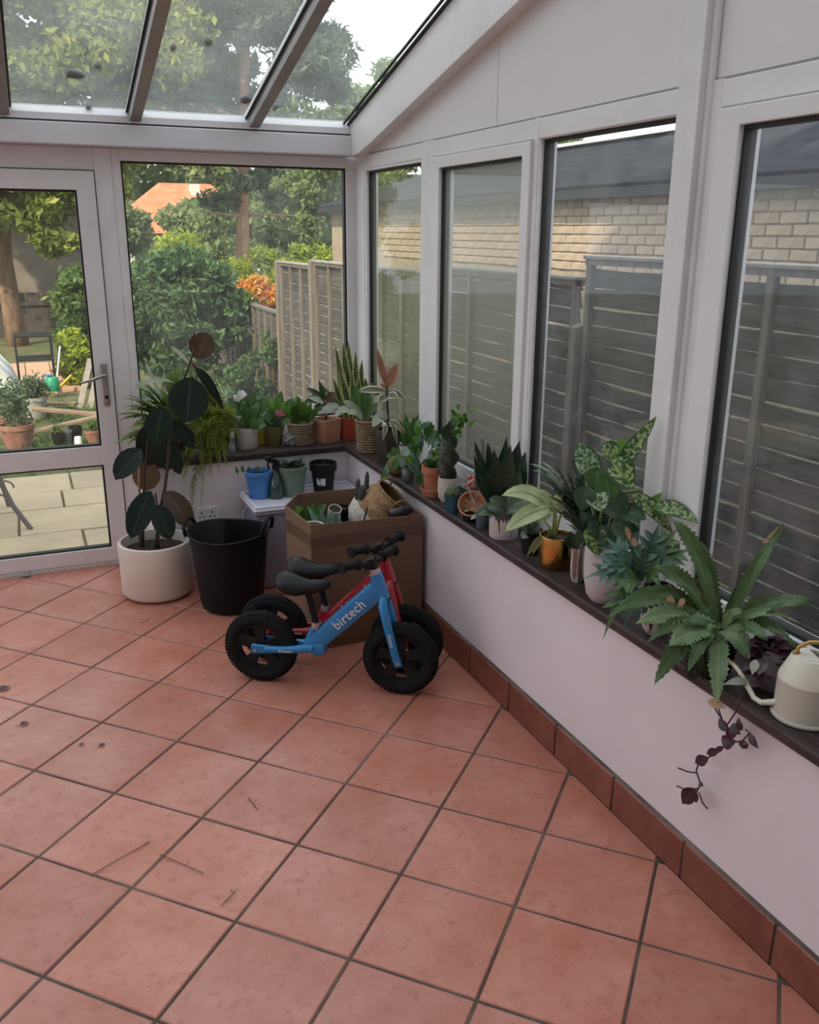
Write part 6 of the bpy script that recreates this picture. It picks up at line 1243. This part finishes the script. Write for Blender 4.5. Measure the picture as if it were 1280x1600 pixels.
# half lid across the opening
mb = MB(); v = [(c.x + .036 * math.cos(a), c.y + .036 * math.sin(a), c.z + .1578) for a in [math.radians(60 + 200 * k / 12) for k in range(13)]]
mb.add(v + [(q[0], q[1], q[2] + .002) for q in v], [tuple(range(13)), tuple(range(25, 12, -1))] + [(k, k + 13, (k + 1) % 13 + 13, (k + 1) % 13) for k in range(13)]).build('top_plate', M_can, e)
s0 = at(1203, 1098, x=1.67); tip = at(1137, 1032, x=1.66)
pts = [c + Vector((-.055, .028, .035)), at(1190, 1098, x=1.668), at(1178, 1090, x=1.665), at(1166, 1068, x=1.662), at(1155, 1048, x=1.66), at(1146, 1038, x=1.66), tip]
MB().tube(pts, [.008, .0072, .0068, .0062, .0056, .0052, .005], 12).build('spout', M_can, e, smooth=60)
M_brass = mat('old_brass', (.42, .26, .09), .35, 1)
hp = [c + Vector((-.026, .022, .156)), c + Vector((-.024, .020, .175)), c + Vector((-.008, .006, .190)), c + Vector((.03, -.03, .197)), c + Vector((.075, -.07, .19)), c + Vector((.10, -.095, .15)), c + Vector((.098, -.092, .09)), c + Vector((.05, -.05, .045))]
MB().tube(hp, .005, 10).build('handle', M_brass, e, smooth=60)
MB().lathe([(0, 0), (.009, 0), (.009, .004), (0, .005)], 12, None, c + Vector((-.026, .022, .157))).build('handle_foot', M_brass, e, smooth=40)
# ------------------------------------------------------------------ bits on the floor
for k, (u, v, s, lab) in enumerate(((7, 1076, 9, 'dark crumpled leaf on the tiles at the left edge'), (38, 1131, 7, 'small dark leaf scrap on the left tiles'), (160, 1164, 5, 'right of two tiny dark scraps on a left tile'), (128, 1163, 4, 'left of two tiny dark scraps on a left tile'))):
    p_ = at(u, v, z=.003); e = empty('fallen_leaf', p_, label=lab, cat='leaf', group='leaf scraps on the floor'); mb = MB(); L = px(s, p_); blade(mb, p_ + Vector((-L, -L * .3, 0)), p_ + Vector((0, 0, L * .4)), p_ + Vector((L, L * .4, .001)), L * 1.3, 'ovate', (0, 0, 1), .2, 5, .05); mb.build('blade', L_purple, e, smooth=180)
    MB().tube([p_ + Vector((-L, -L * .3, .001)), p_ + Vector((-L * 1.6, -L * .6, .002))], .0009, 4).build('stalk', M_pstem, e)
for k, (pts, lab) in enumerate(((((142, 1368), (180, 1345), (226, 1320), (235, 1315)), 'long thin dry twig lying on the tiles at the lower left'), (((250, 1335), (290, 1352), (318, 1364)), 'faint dry twig right of the long one on the tiles'), (((388, 1246), (396, 1256), (402, 1264)), 'short curved twig in the middle of the tiles'), (((218, 974), (228, 970), (233, 966)), 'small twig on the tiles in front of the white pot'), (((346, 1415), (360, 1400), (366, 1395), (360, 1390)), 'small forked twig near the lower centre tiles'))):
    P = [at(u, v, z=.004) for u, v in pts]; e = empty('dry_twig', P[0], label=lab, cat='twig', group='dry twigs on the floor'); MB().tube(P, [.0012] * len(P), 4).build('twig', M_dkstem, e)
    q = P[-1]; MB().tube([P[-2], P[-2] + Vector((.012, .015, .002))], .0008, 4).build('side_shoot', M_dkstem, e)
